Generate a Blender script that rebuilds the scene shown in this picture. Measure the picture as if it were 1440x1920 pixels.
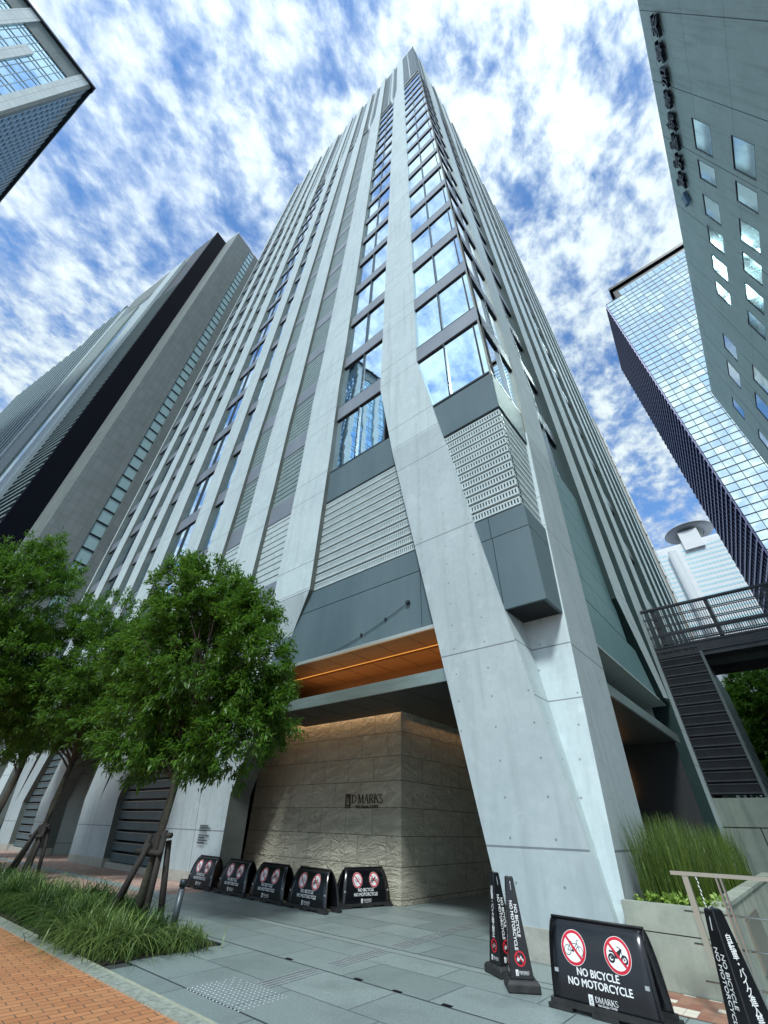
import bpy, bmesh, math, random
import numpy as np
from mathutils import Vector, Matrix
R = math.radians
random.seed(7)
rng = np.random.default_rng(11)
sc = bpy.context.scene
for o in list(bpy.data.objects):
    bpy.data.objects.remove(o)

# ------------------------------------------------------------------ camera
cam_d = bpy.data.cameras.new('camera')
cam = bpy.data.objects.new('camera', cam_d)
sc.collection.objects.link(cam)
cam_d.sensor_fit = 'HORIZONTAL'
cam_d.sensor_width = 36.0
cam_d.lens = 760.65 / 1440 * 36
cam_d.clip_start = 0.05
cam_d.clip_end = 4000
rotm = (Matrix.Rotation(R(40.89712132), 4, 'Z') @ Matrix.Rotation(R(127.81280822), 4, 'X')
        @ Matrix.Rotation(R(1.65698184), 4, 'Z'))
cam.matrix_world = Matrix.Translation((0, 0, 1.5)) @ rotm
sc.camera = cam

# ------------------------------------------------------------------ light and view
SUN_AZ, SUN_EL = -62.0, 50.0
sc.view_settings.view_transform = 'Standard'
sc.view_settings.look = 'None'
sc.view_settings.exposure = 1.05
sc.view_settings.gamma = 1.0
sun_d = bpy.data.lights.new('sun', 'SUN')
sun_d.energy = 1.6
sun_d.angle = R(9)
sun_d.color = (0.92, 1.0, 0.99)
sun = bpy.data.objects.new('sun', sun_d)
sc.collection.objects.link(sun)
sdir = Vector((math.cos(R(SUN_AZ)) * math.cos(R(SUN_EL)), math.sin(R(SUN_AZ)) * math.cos(R(SUN_EL)), math.sin(R(SUN_EL))))
sun.rotation_euler = sdir.to_track_quat('Z', 'Y').to_euler()
sun.location = (40, -40, 120)

world = bpy.data.worlds.new('World')
sc.world = world
world.use_nodes = True


def world_nodes():
    nt = world.node_tree
    nt.nodes.clear()
    N = nt.nodes.new
    L = nt.links.new
    out = N('ShaderNodeOutputWorld')
    bg = N('ShaderNodeBackground')
    bg.inputs['Strength'].default_value = 0.1
    L(bg.outputs[0], out.inputs[0])
    sky = N('ShaderNodeTexSky')
    sky.sky_type = 'NISHITA'
    sky.sun_disc = False
    sky.sun_elevation = R(SUN_EL)
    sky.sun_rotation = R(90 - SUN_AZ)
    sky.air_density = 1.0
    sky.dust_density = 0.3
    sky.ozone_density = 3.0
    tc = N('ShaderNodeTexCoord')
    sep = N('ShaderNodeSeparateXYZ')
    L(tc.outputs['Generated'], sep.inputs[0])
    zc = N('ShaderNodeMath'); zc.operation = 'MAXIMUM'; zc.inputs[1].default_value = 0.0
    L(sep.outputs[2], zc.inputs[0])
    za = N('ShaderNodeMath'); za.operation = 'ADD'; za.inputs[1].default_value = 0.12
    L(zc.outputs[0], za.inputs[0])
    dx = N('ShaderNodeMath'); dx.operation = 'DIVIDE'
    dy = N('ShaderNodeMath'); dy.operation = 'DIVIDE'
    L(sep.outputs[0], dx.inputs[0]); L(za.outputs[0], dx.inputs[1])
    L(sep.outputs[1], dy.inputs[0]); L(za.outputs[0], dy.inputs[1])
    cmb = N('ShaderNodeCombineXYZ')
    L(dx.outputs[0], cmb.inputs[0]); L(dy.outputs[0], cmb.inputs[1])
    mp = N('ShaderNodeMapping')
    mp.inputs['Rotation'].default_value = (0, 0, R(35))
    mp.inputs['Scale'].default_value = (1.25, 1.0, 1.0)
    mp.inputs['Location'].default_value = (3.1, 1.7, 0)
    L(cmb.outputs[0], mp.inputs[0])

    def noise(scale, detail, rough, dist=0.0, loc=0.0):
        n = N('ShaderNodeTexNoise')
        n.inputs['Scale'].default_value = scale
        n.inputs['Detail'].default_value = detail
        n.inputs['Roughness'].default_value = rough
        n.inputs['Distortion'].default_value = dist
        if loc:
            m2 = N('ShaderNodeMapping'); m2.inputs['Location'].default_value = (loc, loc * 0.7, 0)
            L(mp.outputs[0], m2.inputs[0]); L(m2.outputs[0], n.inputs['Vector'])
        else:
            L(mp.outputs[0], n.inputs['Vector'])
        return n.outputs['Fac']

    def math_(op, a, b=None, clamp=False):
        m = N('ShaderNodeMath'); m.operation = op; m.use_clamp = clamp
        for i, v in enumerate((a, b)):
            if v is None: continue
            if isinstance(v, (int, float)): m.inputs[i].default_value = v
            else: L(v, m.inputs[i])
        return m.outputs[0]

    def ramp(v, lo, hi):
        m = N('ShaderNodeMapRange'); m.interpolation_type = 'SMOOTHSTEP'
        m.inputs[1].default_value = lo; m.inputs[2].default_value = hi
        L(v, m.inputs[0])
        return m.outputs[0]
    big = noise(1.1, 3, 0.5, 0.2)
    mid = noise(8.5, 9, 0.60, 0.15, 5.0)
    fine = noise(27.0, 6, 0.6, 0.2, 9.0)
    s = math_('ADD', math_('MULTIPLY', big, 0.42), math_('ADD', math_('MULTIPLY', mid, 1.05), math_('MULTIPLY', fine, 0.30)))
    south = N('ShaderNodeVectorMath'); south.operation = 'DOT_PRODUCT'
    L(tc.outputs['Generated'], south.inputs[0]); south.inputs[1].default_value = (0.2, -0.98, 0.0)
    s = math_('ADD', s, math_('MULTIPLY', math_('MAXIMUM', south.outputs['Value'], -0.2), 0.16))
    mask = ramp(s, 0.67, 0.94)
    dens = ramp(math_('ADD', math_('MULTIPLY', big, 0.5), math_('ADD', math_('MULTIPLY', mid, 0.55), math_('MULTIPLY', fine, 0.3))), 0.60, 0.80)
    # cloud light grows towards the sun side of the sky
    dot = N('ShaderNodeVectorMath'); dot.operation = 'DOT_PRODUCT'
    nrm = N('ShaderNodeVectorMath'); nrm.operation = 'NORMALIZE'
    L(tc.outputs['Generated'], nrm.inputs[0])
    L(nrm.outputs[0], dot.inputs[0]); dot.inputs[1].default_value = sdir
    glow = ramp(dot.outputs['Value'], 0.2, 1.0)
    ccol = N('ShaderNodeMix'); ccol.data_type = 'RGBA'
    ccol.inputs['A'].default_value = (2.7, 3.5, 4.9, 1)
    ccol.inputs['B'].default_value = (5.4, 6.2, 6.2, 1)
    L(dens, ccol.inputs['Factor'])
    gl = N('ShaderNodeVectorMath'); gl.operation = 'SCALE'
    L(ccol.outputs['Result'], gl.inputs[0])
    L(math_('ADD', math_('MULTIPLY', glow, 0.30), 0.80), gl.inputs['Scale'])
    skc = N('ShaderNodeMix'); skc.data_type = 'RGBA'; skc.blend_type = 'MULTIPLY'
    skc.inputs['Factor'].default_value = 1.0
    skc.inputs['B'].default_value = (0.80, 1.08, 1.25, 1)
    L(sky.outputs[0], skc.inputs['A'])
    # haze lightens the sky near the horizon
    mx = N('ShaderNodeMix'); mx.data_type = 'RGBA'
    L(mask, mx.inputs['Factor'])
    L(skc.outputs['Result'], mx.inputs['A'])
    L(gl.outputs[0], mx.inputs['B'])
    L(mx.outputs['Result'], bg.inputs['Color'])


world_nodes()

# ------------------------------------------------------------------ helpers
C = sc.collection


def link(o, parent=None):
    C.objects.link(o)
    if parent is not None:
        o.parent = parent
    return o


def thing(name, label, cat, loc=(0, 0, 0), group=None, rotz=0.0):
    o = bpy.data.objects.new(name, None)
    o.empty_display_size = 0.2
    link(o)
    o.location = loc
    o.rotation_euler = (0, 0, rotz)
    return tag(o, label, cat, group)


def tag(o, label=None, cat=None, group=None, kind=None):
    if label: o['label'] = label
    if cat: o['category'] = cat
    if group: o['group'] = group
    if kind: o['kind'] = kind
    return o


class MB:
    """collects polygons and becomes ONE mesh object"""

    def __init__(self):
        self.v = []; self.f = []; self.m = []

    def add(self, vs, fs, mi=0):
        b = len(self.v)
        self.v.extend([tuple(p) for p in vs])
        self.f.extend([tuple(b + i for i in f) for f in fs])
        self.m.extend([mi] * len(fs))

    def box(self, x0, x1, y0, y1, z0, z1, mi=0):
        vs = [(x0, y0, z0), (x1, y0, z0), (x1, y1, z0), (x0, y1, z0), (x0, y0, z1), (x1, y0, z1), (x1, y1, z1), (x0, y1, z1)]
        self.add(vs, [(3, 2, 1, 0), (4, 5, 6, 7), (0, 1, 5, 4), (1, 2, 6, 5), (2, 3, 7, 6), (3, 0, 4, 7)], mi)

    def fbox(self, F, u0, u1, d0, d1, z0, z1, mi=0):
        vs = [F(u, d, z) for z in (z0, z1) for (u, d) in ((u0, d0), (u1, d0), (u1, d1), (u0, d1))]
        self.add(vs, [(3, 2, 1, 0), (4, 5, 6, 7), (0, 1, 5, 4), (1, 2, 6, 5), (2, 3, 7, 6), (3, 0, 4, 7)], mi)

    def prism(self, F, poly, d0, d1, mi=0, ms=None):
        n = len(poly)
        vs = [F(u, d0, z) for u, z in poly] + [F(u, d1, z) for u, z in poly]
        fs = [tuple(range(n)), tuple(range(2 * n - 1, n - 1, -1))]
        self.add(vs, fs, mi)
        b0 = len(self.v) - 2 * n
        self.f.extend([(b0 + i, b0 + (i + 1) % n, b0 + n + (i + 1) % n, b0 + n + i) for i in range(n)])
        self.m.extend([mi if ms is None else ms] * n)

    def tube(self, pts, r, seg=8, mi=0, cap=True):
        pts = [Vector(p) for p in pts]
        rs = r if isinstance(r, (list, tuple)) else [r] * len(pts)
        rings = []
        up = Vector((0, 0, 1))
        for i, p in enumerate(pts):
            t = (pts[min(i + 1, len(pts) - 1)] - pts[max(i - 1, 0)]).normalized()
            a = t.cross(up)
            if a.length < 1e-3: a = t.cross(Vector((1, 0, 0)))
            a.normalize(); b = t.cross(a).normalized()
            rings.append([p + (a * math.cos(2 * math.pi * k / seg) + b * math.sin(2 * math.pi * k / seg)) * rs[i] for k in range(seg)])
        vs = [q for rg in rings for q in rg]
        fs = []
        for i in range(len(pts) - 1):
            for k in range(seg):
                k2 = (k + 1) % seg
                fs.append((i * seg + k, i * seg + k2, (i + 1) * seg + k2, (i + 1) * seg + k))
        if cap:
            fs.append(tuple(range(seg - 1, -1, -1)))
            fs.append(tuple((len(pts) - 1) * seg + k for k in range(seg)))
        self.add(vs, fs, mi)

    def build(self, name, mats, parent=None, smooth=False, fix=True):
        me = bpy.data.meshes.new(name)
        me.from_pydata(self.v, [], self.f)
        if not isinstance(mats, (list, tuple)): mats = [mats]
        for m in mats: me.materials.append(m)
        if len(mats) > 1: me.polygons.foreach_set('material_index', self.m)
        if fix:
            bm = bmesh.new(); bm.from_mesh(me)
            bmesh.ops.recalc_face_normals(bm, faces=bm.faces)
            bm.to_mesh(me); bm.free()
        if smooth: me.polygons.foreach_set('use_smooth', [True] * len(me.polygons))
        me.update()
        return link(bpy.data.objects.new(name, me), parent)


def raw_mesh(name, verts, faces_flat, nper, mats, parent=None, smooth=False):
    """numpy arrays to mesh quickly; faces all have nper corners"""
    me = bpy.data.meshes.new(name)
    nv = len(verts); nf = len(faces_flat) // nper
    me.vertices.add(nv); me.vertices.foreach_set('co', np.asarray(verts, dtype=np.float32).ravel())
    me.loops.add(nf * nper); me.loops.foreach_set('vertex_index', np.asarray(faces_flat, dtype=np.int32))
    me.polygons.add(nf)
    me.polygons.foreach_set('loop_start', np.arange(0, nf * nper, nper, dtype=np.int32))
    me.polygons.foreach_set('loop_total', np.full(nf, nper, dtype=np.int32))
    me.materials.append(mats)
    if smooth: me.polygons.foreach_set('use_smooth', np.ones(nf, dtype=bool))
    me.update(calc_edges=True)
    return link(bpy.data.objects.new(name, me), parent)


def _col(c): return (c[0], c[1], c[2], 1.0)


def mat(name, col, rough=0.6, metal=0.0, col2=None, nscale=2.0, bump=0.0, bscale=20.0, spec=0.5, stretch=(1, 1, 1), thr=(0.35, 0.65)):
    m = bpy.data.materials.new(name)
    m.use_nodes = True
    nt = m.node_tree; b = nt.nodes['Principled BSDF']
    b.inputs['Base Color'].default_value = _col(col)
    b.inputs['Roughness'].default_value = rough
    b.inputs['Metallic'].default_value = metal
    b.inputs['Specular IOR Level'].default_value = spec
    tc = nt.nodes.new('ShaderNodeTexCoord')
    mp = nt.nodes.new('ShaderNodeMapping'); mp.inputs['Scale'].default_value = stretch
    nt.links.new(tc.outputs['Object'], mp.inputs[0])
    if col2 is not None:
        n = nt.nodes.new('ShaderNodeTexNoise'); n.inputs['Scale'].default_value = nscale
        n.inputs['Detail'].default_value = 6; n.inputs['Roughness'].default_value = 0.6
        nt.links.new(mp.outputs[0], n.inputs['Vector'])
        r = nt.nodes.new('ShaderNodeMapRange'); r.inputs[1].default_value = thr[0]; r.inputs[2].default_value = thr[1]
        nt.links.new(n.outputs['Fac'], r.inputs[0])
        x = nt.nodes.new('ShaderNodeMix'); x.data_type = 'RGBA'; x.name = 'mixcol'
        x.inputs['A'].default_value = _col(col); x.inputs['B'].default_value = _col(col2)
        nt.links.new(r.outputs[0], x.inputs['Factor'])
        nt.links.new(x.outputs['Result'], b.inputs['Base Color'])
    if bump > 0:
        n2 = nt.nodes.new('ShaderNodeTexNoise'); n2.inputs['Scale'].default_value = bscale
        n2.inputs['Detail'].default_value = 5
        nt.links.new(mp.outputs[0], n2.inputs['Vector'])
        bp = nt.nodes.new('ShaderNodeBump'); bp.inputs['Strength'].default_value = bump; bp.inputs['Distance'].default_value = 0.02
        nt.links.new(n2.outputs['Fac'], bp.inputs['Height'])
        nt.links.new(bp.outputs[0], b.inputs['Normal'])
    return m


def M_(nt, op, a, b=None, c=None, clamp=False):
    m = nt.nodes.new('ShaderNodeMath'); m.operation = op; m.use_clamp = clamp
    for i, v in enumerate((a, b, c)):
        if v is None: continue
        if isinstance(v, (int, float)): m.inputs[i].default_value = v
        else: nt.links.new(v, m.inputs[i])
    return m.outputs[0]


def mixc(nt, f, a, b, blend='MIX'):
    x = nt.nodes.new('ShaderNodeMix'); x.data_type = 'RGBA'; x.blend_type = blend
    for k, v in (('Factor', f), ('A', a), ('B', b)):
        if isinstance(v, (int, float)): x.inputs[k].default_value = v
        elif isinstance(v, tuple): x.inputs[k].default_value = _col(v)
        else: nt.links.new(v, x.inputs[k])
    return x.outputs['Result']


def noise_(nt, vec, scale, detail=5, rough=0.6, dist=0.0):
    n = nt.nodes.new('ShaderNodeTexNoise')
    n.inputs['Scale'].default_value = scale; n.inputs['Detail'].default_value = detail
    n.inputs['Roughness'].default_value = rough; n.inputs['Distortion'].default_value = dist
    nt.links.new(vec, n.inputs['Vector'])
    return n.outputs['Fac']


def rng_(nt, v, a, b, c=0.0, d=1.0):
    r = nt.nodes.new('ShaderNodeMapRange')
    for i, q in enumerate((a, b, c, d)): r.inputs[i + 1].default_value = q
    nt.links.new(v, r.inputs[0])
    return r.outputs[0]


def line_(nt, v, period, off, w):
    """1 on a thin line every period"""
    t = M_(nt, 'FRACT', M_(nt, 'DIVIDE', M_(nt, 'SUBTRACT', v, off), period))
    return M_(nt, 'LESS_THAN', t, w / period)


def concrete(name, colA, colB, holes=True, joints=(4.52, 13.7), second=3.4, hole_z=1.1, streak=0.5):
    m = bpy.data.materials.new(name); m.use_nodes = True
    nt = m.node_tree; b = nt.nodes['Principled BSDF']
    b.inputs['Roughness'].default_value = 0.62
    tc = nt.nodes.new('ShaderNodeTexCoord'); P = tc.outputs['Object']
    sp = nt.nodes.new('ShaderNodeSeparateXYZ'); nt.links.new(P, sp.inputs[0])
    u = M_(nt, 'SUBTRACT', sp.outputs[1], sp.outputs[0]); z = sp.outputs[2]
    n1 = noise_(nt, P, 0.55, 7, 0.65)
    n2 = noise_(nt, P, 6.0, 6, 0.7)
    st = nt.nodes.new('ShaderNodeMapping'); st.inputs['Scale'].default_value = (2.2, 2.2, 0.14)
    nt.links.new(P, st.inputs[0])
    n3 = noise_(nt, st.outputs[0], 1.6, 6, 0.65)
    f = M_(nt, 'ADD', M_(nt, 'MULTIPLY', n1, 0.7), M_(nt, 'MULTIPLY', n2, 0.4))
    c = mixc(nt, rng_(nt, f, 0.4, 0.72), colA, colB)
    c = mixc(nt, M_(nt, 'MULTIPLY', rng_(nt, n3, 0.5, 0.72), streak), c, tuple(x * 0.72 for x in colA))
    # pale blotches left by the formwork
    n4 = noise_(nt, P, 2.3, 4, 0.55, 0.6)
    c = mixc(nt, M_(nt, 'MULTIPLY', rng_(nt, n4, 0.58, 0.75), 0.35), c, tuple(min(1, x * 1.22) for x in colB))
    g = line_(nt, z, joints[0], joints[1], 0.03)
    if second: g = M_(nt, 'MAXIMUM', g, line_(nt, z, joints[0], joints[1] + second, 0.025))
    h = g
    if holes:
        fu = M_(nt, 'SUBTRACT', M_(nt, 'FRACT', M_(nt, 'DIVIDE', u, 0.78)), 0.5)
        fz = M_(nt, 'SUBTRACT', M_(nt, 'FRACT', M_(nt, 'DIVIDE', z, 0.56)), 0.5)
        du = M_(nt, 'MULTIPLY', fu, 0.78); dz = M_(nt, 'MULTIPLY', fz, 0.56)
        r2 = M_(nt, 'ADD', M_(nt, 'MULTIPLY', du, du), M_(nt, 'MULTIPLY', dz, dz))
        hl = M_(nt, 'LESS_THAN', r2, 0.0004)
        c = mixc(nt, M_(nt, 'MULTIPLY', hl, 0.6), c, (0.08, 0.09, 0.1))
        h = M_(nt, 'MAXIMUM', g, hl)
    c = mixc(nt, M_(nt, 'MULTIPLY', g, 0.65), c, (0.06, 0.07, 0.08))
    nt.links.new(c, b.inputs['Base Color'])
    bp = nt.nodes.new('ShaderNodeBump'); bp.inputs['Strength'].default_value = 0.35; bp.inputs['Distance'].default_value = 0.02
    hh = M_(nt, 'SUBTRACT', M_(nt, 'MULTIPLY', n2, 0.35), h)
    nt.links.new(hh, bp.inputs['Height']); nt.links.new(bp.outputs[0], b.inputs['Normal'])
    return m


def glass(name, col, wav=0.02, rough=0.015, scale=0.6):
    m = bpy.data.materials.new(name); m.use_nodes = True
    nt = m.node_tree; b = nt.nodes['Principled BSDF']
    b.inputs['Base Color'].default_value = _col(col); b.inputs['Metallic'].default_value = 1.0
    b.inputs['Roughness'].default_value = rough
    tc = nt.nodes.new('ShaderNodeTexCoord')
    n = noise_(nt, tc.outputs['Object'], scale, 2, 0.4)
    bp = nt.nodes.new('ShaderNodeBump'); bp.inputs['Strength'].default_value = wav; bp.inputs['Distance'].default_value = 0.3
    nt.links.new(n, bp.inputs['Height']); nt.links.new(bp.outputs[0], b.inputs['Normal'])
    return m


def emit(name, col, s):
    m = bpy.data.materials.new(name); m.use_nodes = True
    nt = m.node_tree; nt.nodes.clear()
    e = nt.nodes.new('ShaderNodeEmission'); e.inputs[0].default_value = _col(col); e.inputs[1].default_value = s
    o = nt.nodes.new('ShaderNodeOutputMaterial'); nt.links.new(e.outputs[0], o.inputs[0])
    return m


# ------------------------------------------------------------------ materials
M = {}
M['conc'] = concrete('pale_concrete', (0.45, 0.53, 0.55), (0.55, 0.63, 0.64))
M['conc_low'] = concrete('board_concrete', (0.36, 0.425, 0.445), (0.46, 0.52, 0.54), joints=(3.35, 1.27), second=0)
M['conc_plain'] = concrete('plain_concrete', (0.34, 0.40, 0.40), (0.43, 0.48, 0.47), joints=(3.0, 0.45), second=0)
M['plinth'] = mat('plinth_stone', (0.33, 0.33, 0.29), 0.7, col2=(0.42, 0.41, 0.37), nscale=6, bump=0.3)
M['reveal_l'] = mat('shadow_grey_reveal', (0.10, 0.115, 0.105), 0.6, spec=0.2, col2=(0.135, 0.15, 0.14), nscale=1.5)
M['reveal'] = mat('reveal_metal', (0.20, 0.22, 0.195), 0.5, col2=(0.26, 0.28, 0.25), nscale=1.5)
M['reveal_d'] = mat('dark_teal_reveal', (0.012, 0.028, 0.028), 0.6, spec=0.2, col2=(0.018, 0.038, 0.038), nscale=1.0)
M['panel'] = mat('grey_cladding', (0.085, 0.13, 0.15), 0.5, metal=0.0, spec=0.3, col2=(0.115, 0.165, 0.185), nscale=0.7, stretch=(1, 1, 0.25), bump=0.05)
M['panel_t'] = mat('teal_cladding', (0.13, 0.23, 0.245), 0.5, metal=0.0, spec=0.3, col2=(0.17, 0.28, 0.29), nscale=0.8, stretch=(1, 1, 0.2))
M['spandrel'] = mat('spandrel_metal', (0.20, 0.225, 0.265), 0.45, metal=0.2, col2=(0.25, 0.275, 0.315), nscale=1.0, stretch=(1, 1, 0.3))
M['frame'] = mat('window_frame_metal', (0.035, 0.045, 0.055), 0.4, metal=0.5)
M['glass'] = glass('tower_glass', (0.60, 0.80, 0.93))
M['black'] = mat('black_paint', (0.007, 0.007, 0.010), 0.4, spec=0.3)
M['dark'] = mat('dark_interior', (0.018, 0.02, 0.022), 0.8)
M['louver'] = mat('pale_louver', (0.44, 0.52, 0.53), 0.5, metal=0.1, col2=(0.52, 0.60, 0.61), nscale=3)
M['louver_g'] = mat('grey_green_louver', (0.19, 0.26, 0.265), 0.5, metal=0.1, col2=(0.24, 0.31, 0.315), nscale=2)
M['louver_t'] = mat('teal_grille', (0.10, 0.15, 0.165), 0.45, metal=0.3, col2=(0.13, 0.18, 0.2), nscale=3)
M['crown'] = mat('crown_louver', (0.50, 0.58, 0.62), 0.5, metal=0.0, col2=(0.56, 0.64, 0.68), nscale=2)
M['crown_glass'] = glass('crown_glass', (0.13, 0.24, 0.38), 0.02, 0.2)
M['wood'] = mat('warm_soffit_board', (0.26, 0.12, 0.045), 0.5, col2=(0.33, 0.16, 0.06), nscale=1.2, stretch=(0.4, 3, 3))
M['trim'] = mat('pale_metal_trim', (0.55, 0.56, 0.52), 0.35, metal=0.6)
M['fascia'] = mat('brushed_fascia', (0.30, 0.36, 0.34), 0.35, metal=0.7, col2=(0.38, 0.44, 0.41), nscale=2, stretch=(0.5, 1, 4))
M['soffit'] = mat('dark_soffit', (0.045, 0.055, 0.055), 0.5, metal=0.3)
M['cove'] = emit('cove_light', (1.0, 0.40, 0.08), 0.45)
M['lampglow'] = emit('lamp_glow', (1.0, 0.45, 0.1), 0.9)


def ground_mats():
    # large granite paving, seams along X and Y
    m = bpy.data.materials.new('granite_paving'); m.use_nodes = True
    nt = m.node_tree; b = nt.nodes['Principled BSDF']; b.inputs['Roughness'].default_value = 0.42
    tc = nt.nodes.new('ShaderNodeTexCoord'); P = tc.outputs['Object']
    sp = nt.nodes.new('ShaderNodeSeparateXYZ'); nt.links.new(P, sp.inputs[0])
    x, y = sp.outputs[0], sp.outputs[1]
    row = M_(nt, 'FLOOR', M_(nt, 'DIVIDE', M_(nt, 'SUBTRACT', y, 3.92), 0.8167))
    off = M_(nt, 'MULTIPLY', M_(nt, 'MODULO', row, 2.0), 0.43)
    col = M_(nt, 'FLOOR', M_(nt, 'DIVIDE', M_(nt, 'ADD', x, off), 1.33))
    wn = nt.nodes.new('ShaderNodeTexWhiteNoise'); wn.noise_dimensions = '2D'
    cv = nt.nodes.new('ShaderNodeCombineXYZ'); nt.links.new(row, cv.inputs[0]); nt.links.new(col, cv.inputs[1])
    nt.links.new(cv.outputs[0], wn.inputs['Vector'])
    n1 = noise_(nt, P, 60, 5, 0.75); n2 = noise_(nt, P, 1.3, 6, 0.6)
    c = mixc(nt, rng_(nt, n1, 0.35, 0.65), (0.17, 0.215, 0.21), (0.35, 0.41, 0.40))
    c = mixc(nt, M_(nt, 'MULTIPLY', wn.outputs['Value'], 0.45), c, (0.13, 0.165, 0.165))
    c = mixc(nt, M_(nt, 'MULTIPLY', rng_(nt, n2, 0.5, 0.75), 0.45), c, (0.11, 0.135, 0.135))
    minor = M_(nt, 'MAXIMUM', line_(nt, y, 0.8167, 3.92, 0.016), line_(nt, M_(nt, 'ADD', x, off), 1.33, 0.0, 0.016))
    major = M_(nt, 'MAXIMUM', line_(nt, y, 1.6334, 3.92, 0.03), 0.0)
    c = mixc(nt, M_(nt, 'MULTIPLY', minor, 0.8), c, (0.04, 0.05, 0.055))
    c = mixc(nt, M_(nt, 'MULTIPLY', major, 0.9), c, (0.03, 0.04, 0.05))
    # worn pale stain
    n5 = noise_(nt, P, 5.0, 6, 0.7, 1.0)
    c = mixc(nt, M_(nt, 'MULTIPLY', rng_(nt, n5, 0.62, 0.75), 0.3), c, (0.33, 0.40, 0.40))
    nt.links.new(c, b.inputs['Base Color'])
    bp = nt.nodes.new('ShaderNodeBump'); bp.inputs['Strength'].default_value = 0.4; bp.inputs['Distance'].default_value = 0.01
    nt.links.new(M_(nt, 'SUBTRACT', M_(nt, 'MULTIPLY', n1, 0.5), M_(nt, 'MAXIMUM', minor, major)), bp.inputs['Height'])
    nt.links.new(bp.outputs[0], b.inputs['Normal'])
    M['granite'] = m

    def brick(name, c1, c2, c3, mort, w, h, rot, rough=0.75, msize=0.008):
        m = bpy.data.materials.new(name); m.use_nodes = True
        nt = m.node_tree; b = nt.nodes['Principled BSDF']; b.inputs['Roughness'].default_value = rough
        tc = nt.nodes.new('ShaderNodeTexCoord')
        mp = nt.nodes.new('ShaderNodeMapping'); mp.inputs['Rotation'].default_value = (0, 0, rot)
        nt.links.new(tc.outputs['Object'], mp.inputs[0])
        bt = nt.nodes.new('ShaderNodeTexBrick'); nt.links.new(mp.outputs[0], bt.inputs['Vector'])
        bt.inputs['Scale'].default_value = 1.0
        bt.inputs['Brick Width'].default_value = w; bt.inputs['Row Height'].default_value = h
        bt.inputs['Mortar Size'].default_value = msize; bt.inputs['Mortar Smooth'].default_value = 0.3
        bt.inputs['Color1'].default_value = _col(c1); bt.inputs['Color2'].default_value = _col(c2)
        bt.inputs['Mortar'].default_value = _col(mort); bt.inputs['Bias'].default_value = 0.0
        n1 = noise_(nt, tc.outputs['Object'], 3.0, 6, 0.65); n2 = noise_(nt, tc.outputs['Object'], 70.0, 4, 0.7)
        c = mixc(nt, M_(nt, 'MULTIPLY', rng_(nt, n1, 0.4, 0.7), 0.6), bt.outputs['Color'], c3, 'MIX')
        c = mixc(nt, 0.35, c, bt.outputs['Color'])
        c = mixc(nt, M_(nt, 'MULTIPLY', rng_(nt, n2, 0.45, 0.7), 0.45), c, tuple(q * 0.5 for q in c1))
        nt.links.new(c, b.inputs['Base Color'])
        bp = nt.nodes.new('ShaderNodeBump'); bp.inputs['Strength'].default_value = 0.5; bp.inputs['Distance'].default_value = 0.01
        hgt = M_(nt, 'ADD', M_(nt, 'MULTIPLY', bt.outputs['Fac'], -1.0), M_(nt, 'MULTIPLY', n2, 0.3))
        nt.links.new(hgt, bp.inputs['Height']); nt.links.new(bp.outputs[0], b.inputs['Normal'])
        return m
    M['brick'] = brick('orange_brick_paving', (0.54, 0.235, 0.10), (0.42, 0.165, 0.068), (0.36, 0.19, 0.09), (0.13, 0.08, 0.05), 0.225, 0.112, R(94))
    M['brick_p'] = brick('pink_brick_paving', (0.50, 0.33, 0.27), (0.36, 0.21, 0.17), (0.42, 0.33, 0.29), (0.22, 0.16, 0.13), 0.3, 0.15, R(12))
    M['asphalt'] = mat('ground_asphalt', (0.045, 0.048, 0.05), 0.85, col2=(0.065, 0.068, 0.07), nscale=8, bump=0.3, bscale=80)
    M['curb'] = mat('kerb_granite', (0.20, 0.23, 0.20), 0.6, col2=(0.36, 0.38, 0.33), nscale=14, bump=0.3, bscale=60)
    M['curb_y'] = mat('kerb_edge', (0.42, 0.43, 0.32), 0.6, col2=(0.30, 0.32, 0.26), nscale=9)
    M['band'] = mat('pale_granite_band', (0.30, 0.34, 0.33), 0.5, col2=(0.22, 0.26, 0.25), nscale=40)
    M['soil'] = mat('dark_soil', (0.018, 0.014, 0.010), 0.95, col2=(0.03, 0.022, 0.014), nscale=20, bump=0.8)
    m = bpy.data.materials.new('checker_tiles'); m.use_nodes = True
    nt = m.node_tree; b = nt.nodes['Principled BSDF']; b.inputs['Roughness'].default_value = 0.55
    tc = nt.nodes.new('ShaderNodeTexCoord'); sp = nt.nodes.new('ShaderNodeSeparateXYZ'); nt.links.new(tc.outputs['Object'], sp.inputs[0])
    s = 0.13
    fx = M_(nt, 'FLOOR', M_(nt, 'DIVIDE', sp.outputs[0], s)); fy = M_(nt, 'FLOOR', M_(nt, 'DIVIDE', sp.outputs[1], s))
    cv = nt.nodes.new('ShaderNodeCombineXYZ'); nt.links.new(fx, cv.inputs[0]); nt.links.new(fy, cv.inputs[1])
    wn = nt.nodes.new('ShaderNodeTexWhiteNoise'); wn.noise_dimensions = '2D'; nt.links.new(cv.outputs[0], wn.inputs['Vector'])
    w2 = nt.nodes.new('ShaderNodeTexWhiteNoise'); w2.noise_dimensions = '3D'
    cv2 = nt.nodes.new('ShaderNodeCombineXYZ'); nt.links.new(fx, cv2.inputs[0]); nt.links.new(fy, cv2.inputs[1]); cv2.inputs[2].default_value = 5.5
    nt.links.new(cv2.outputs[0], w2.inputs['Vector'])
    c = mixc(nt, w2.outputs['Value'], (0.30, 0.12, 0.08), (0.38, 0.20, 0.13))
    c = mixc(nt, M_(nt, 'GREATER_THAN', wn.outputs['Value'], 0.70), c, (0.75, 0.68, 0.56))
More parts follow.
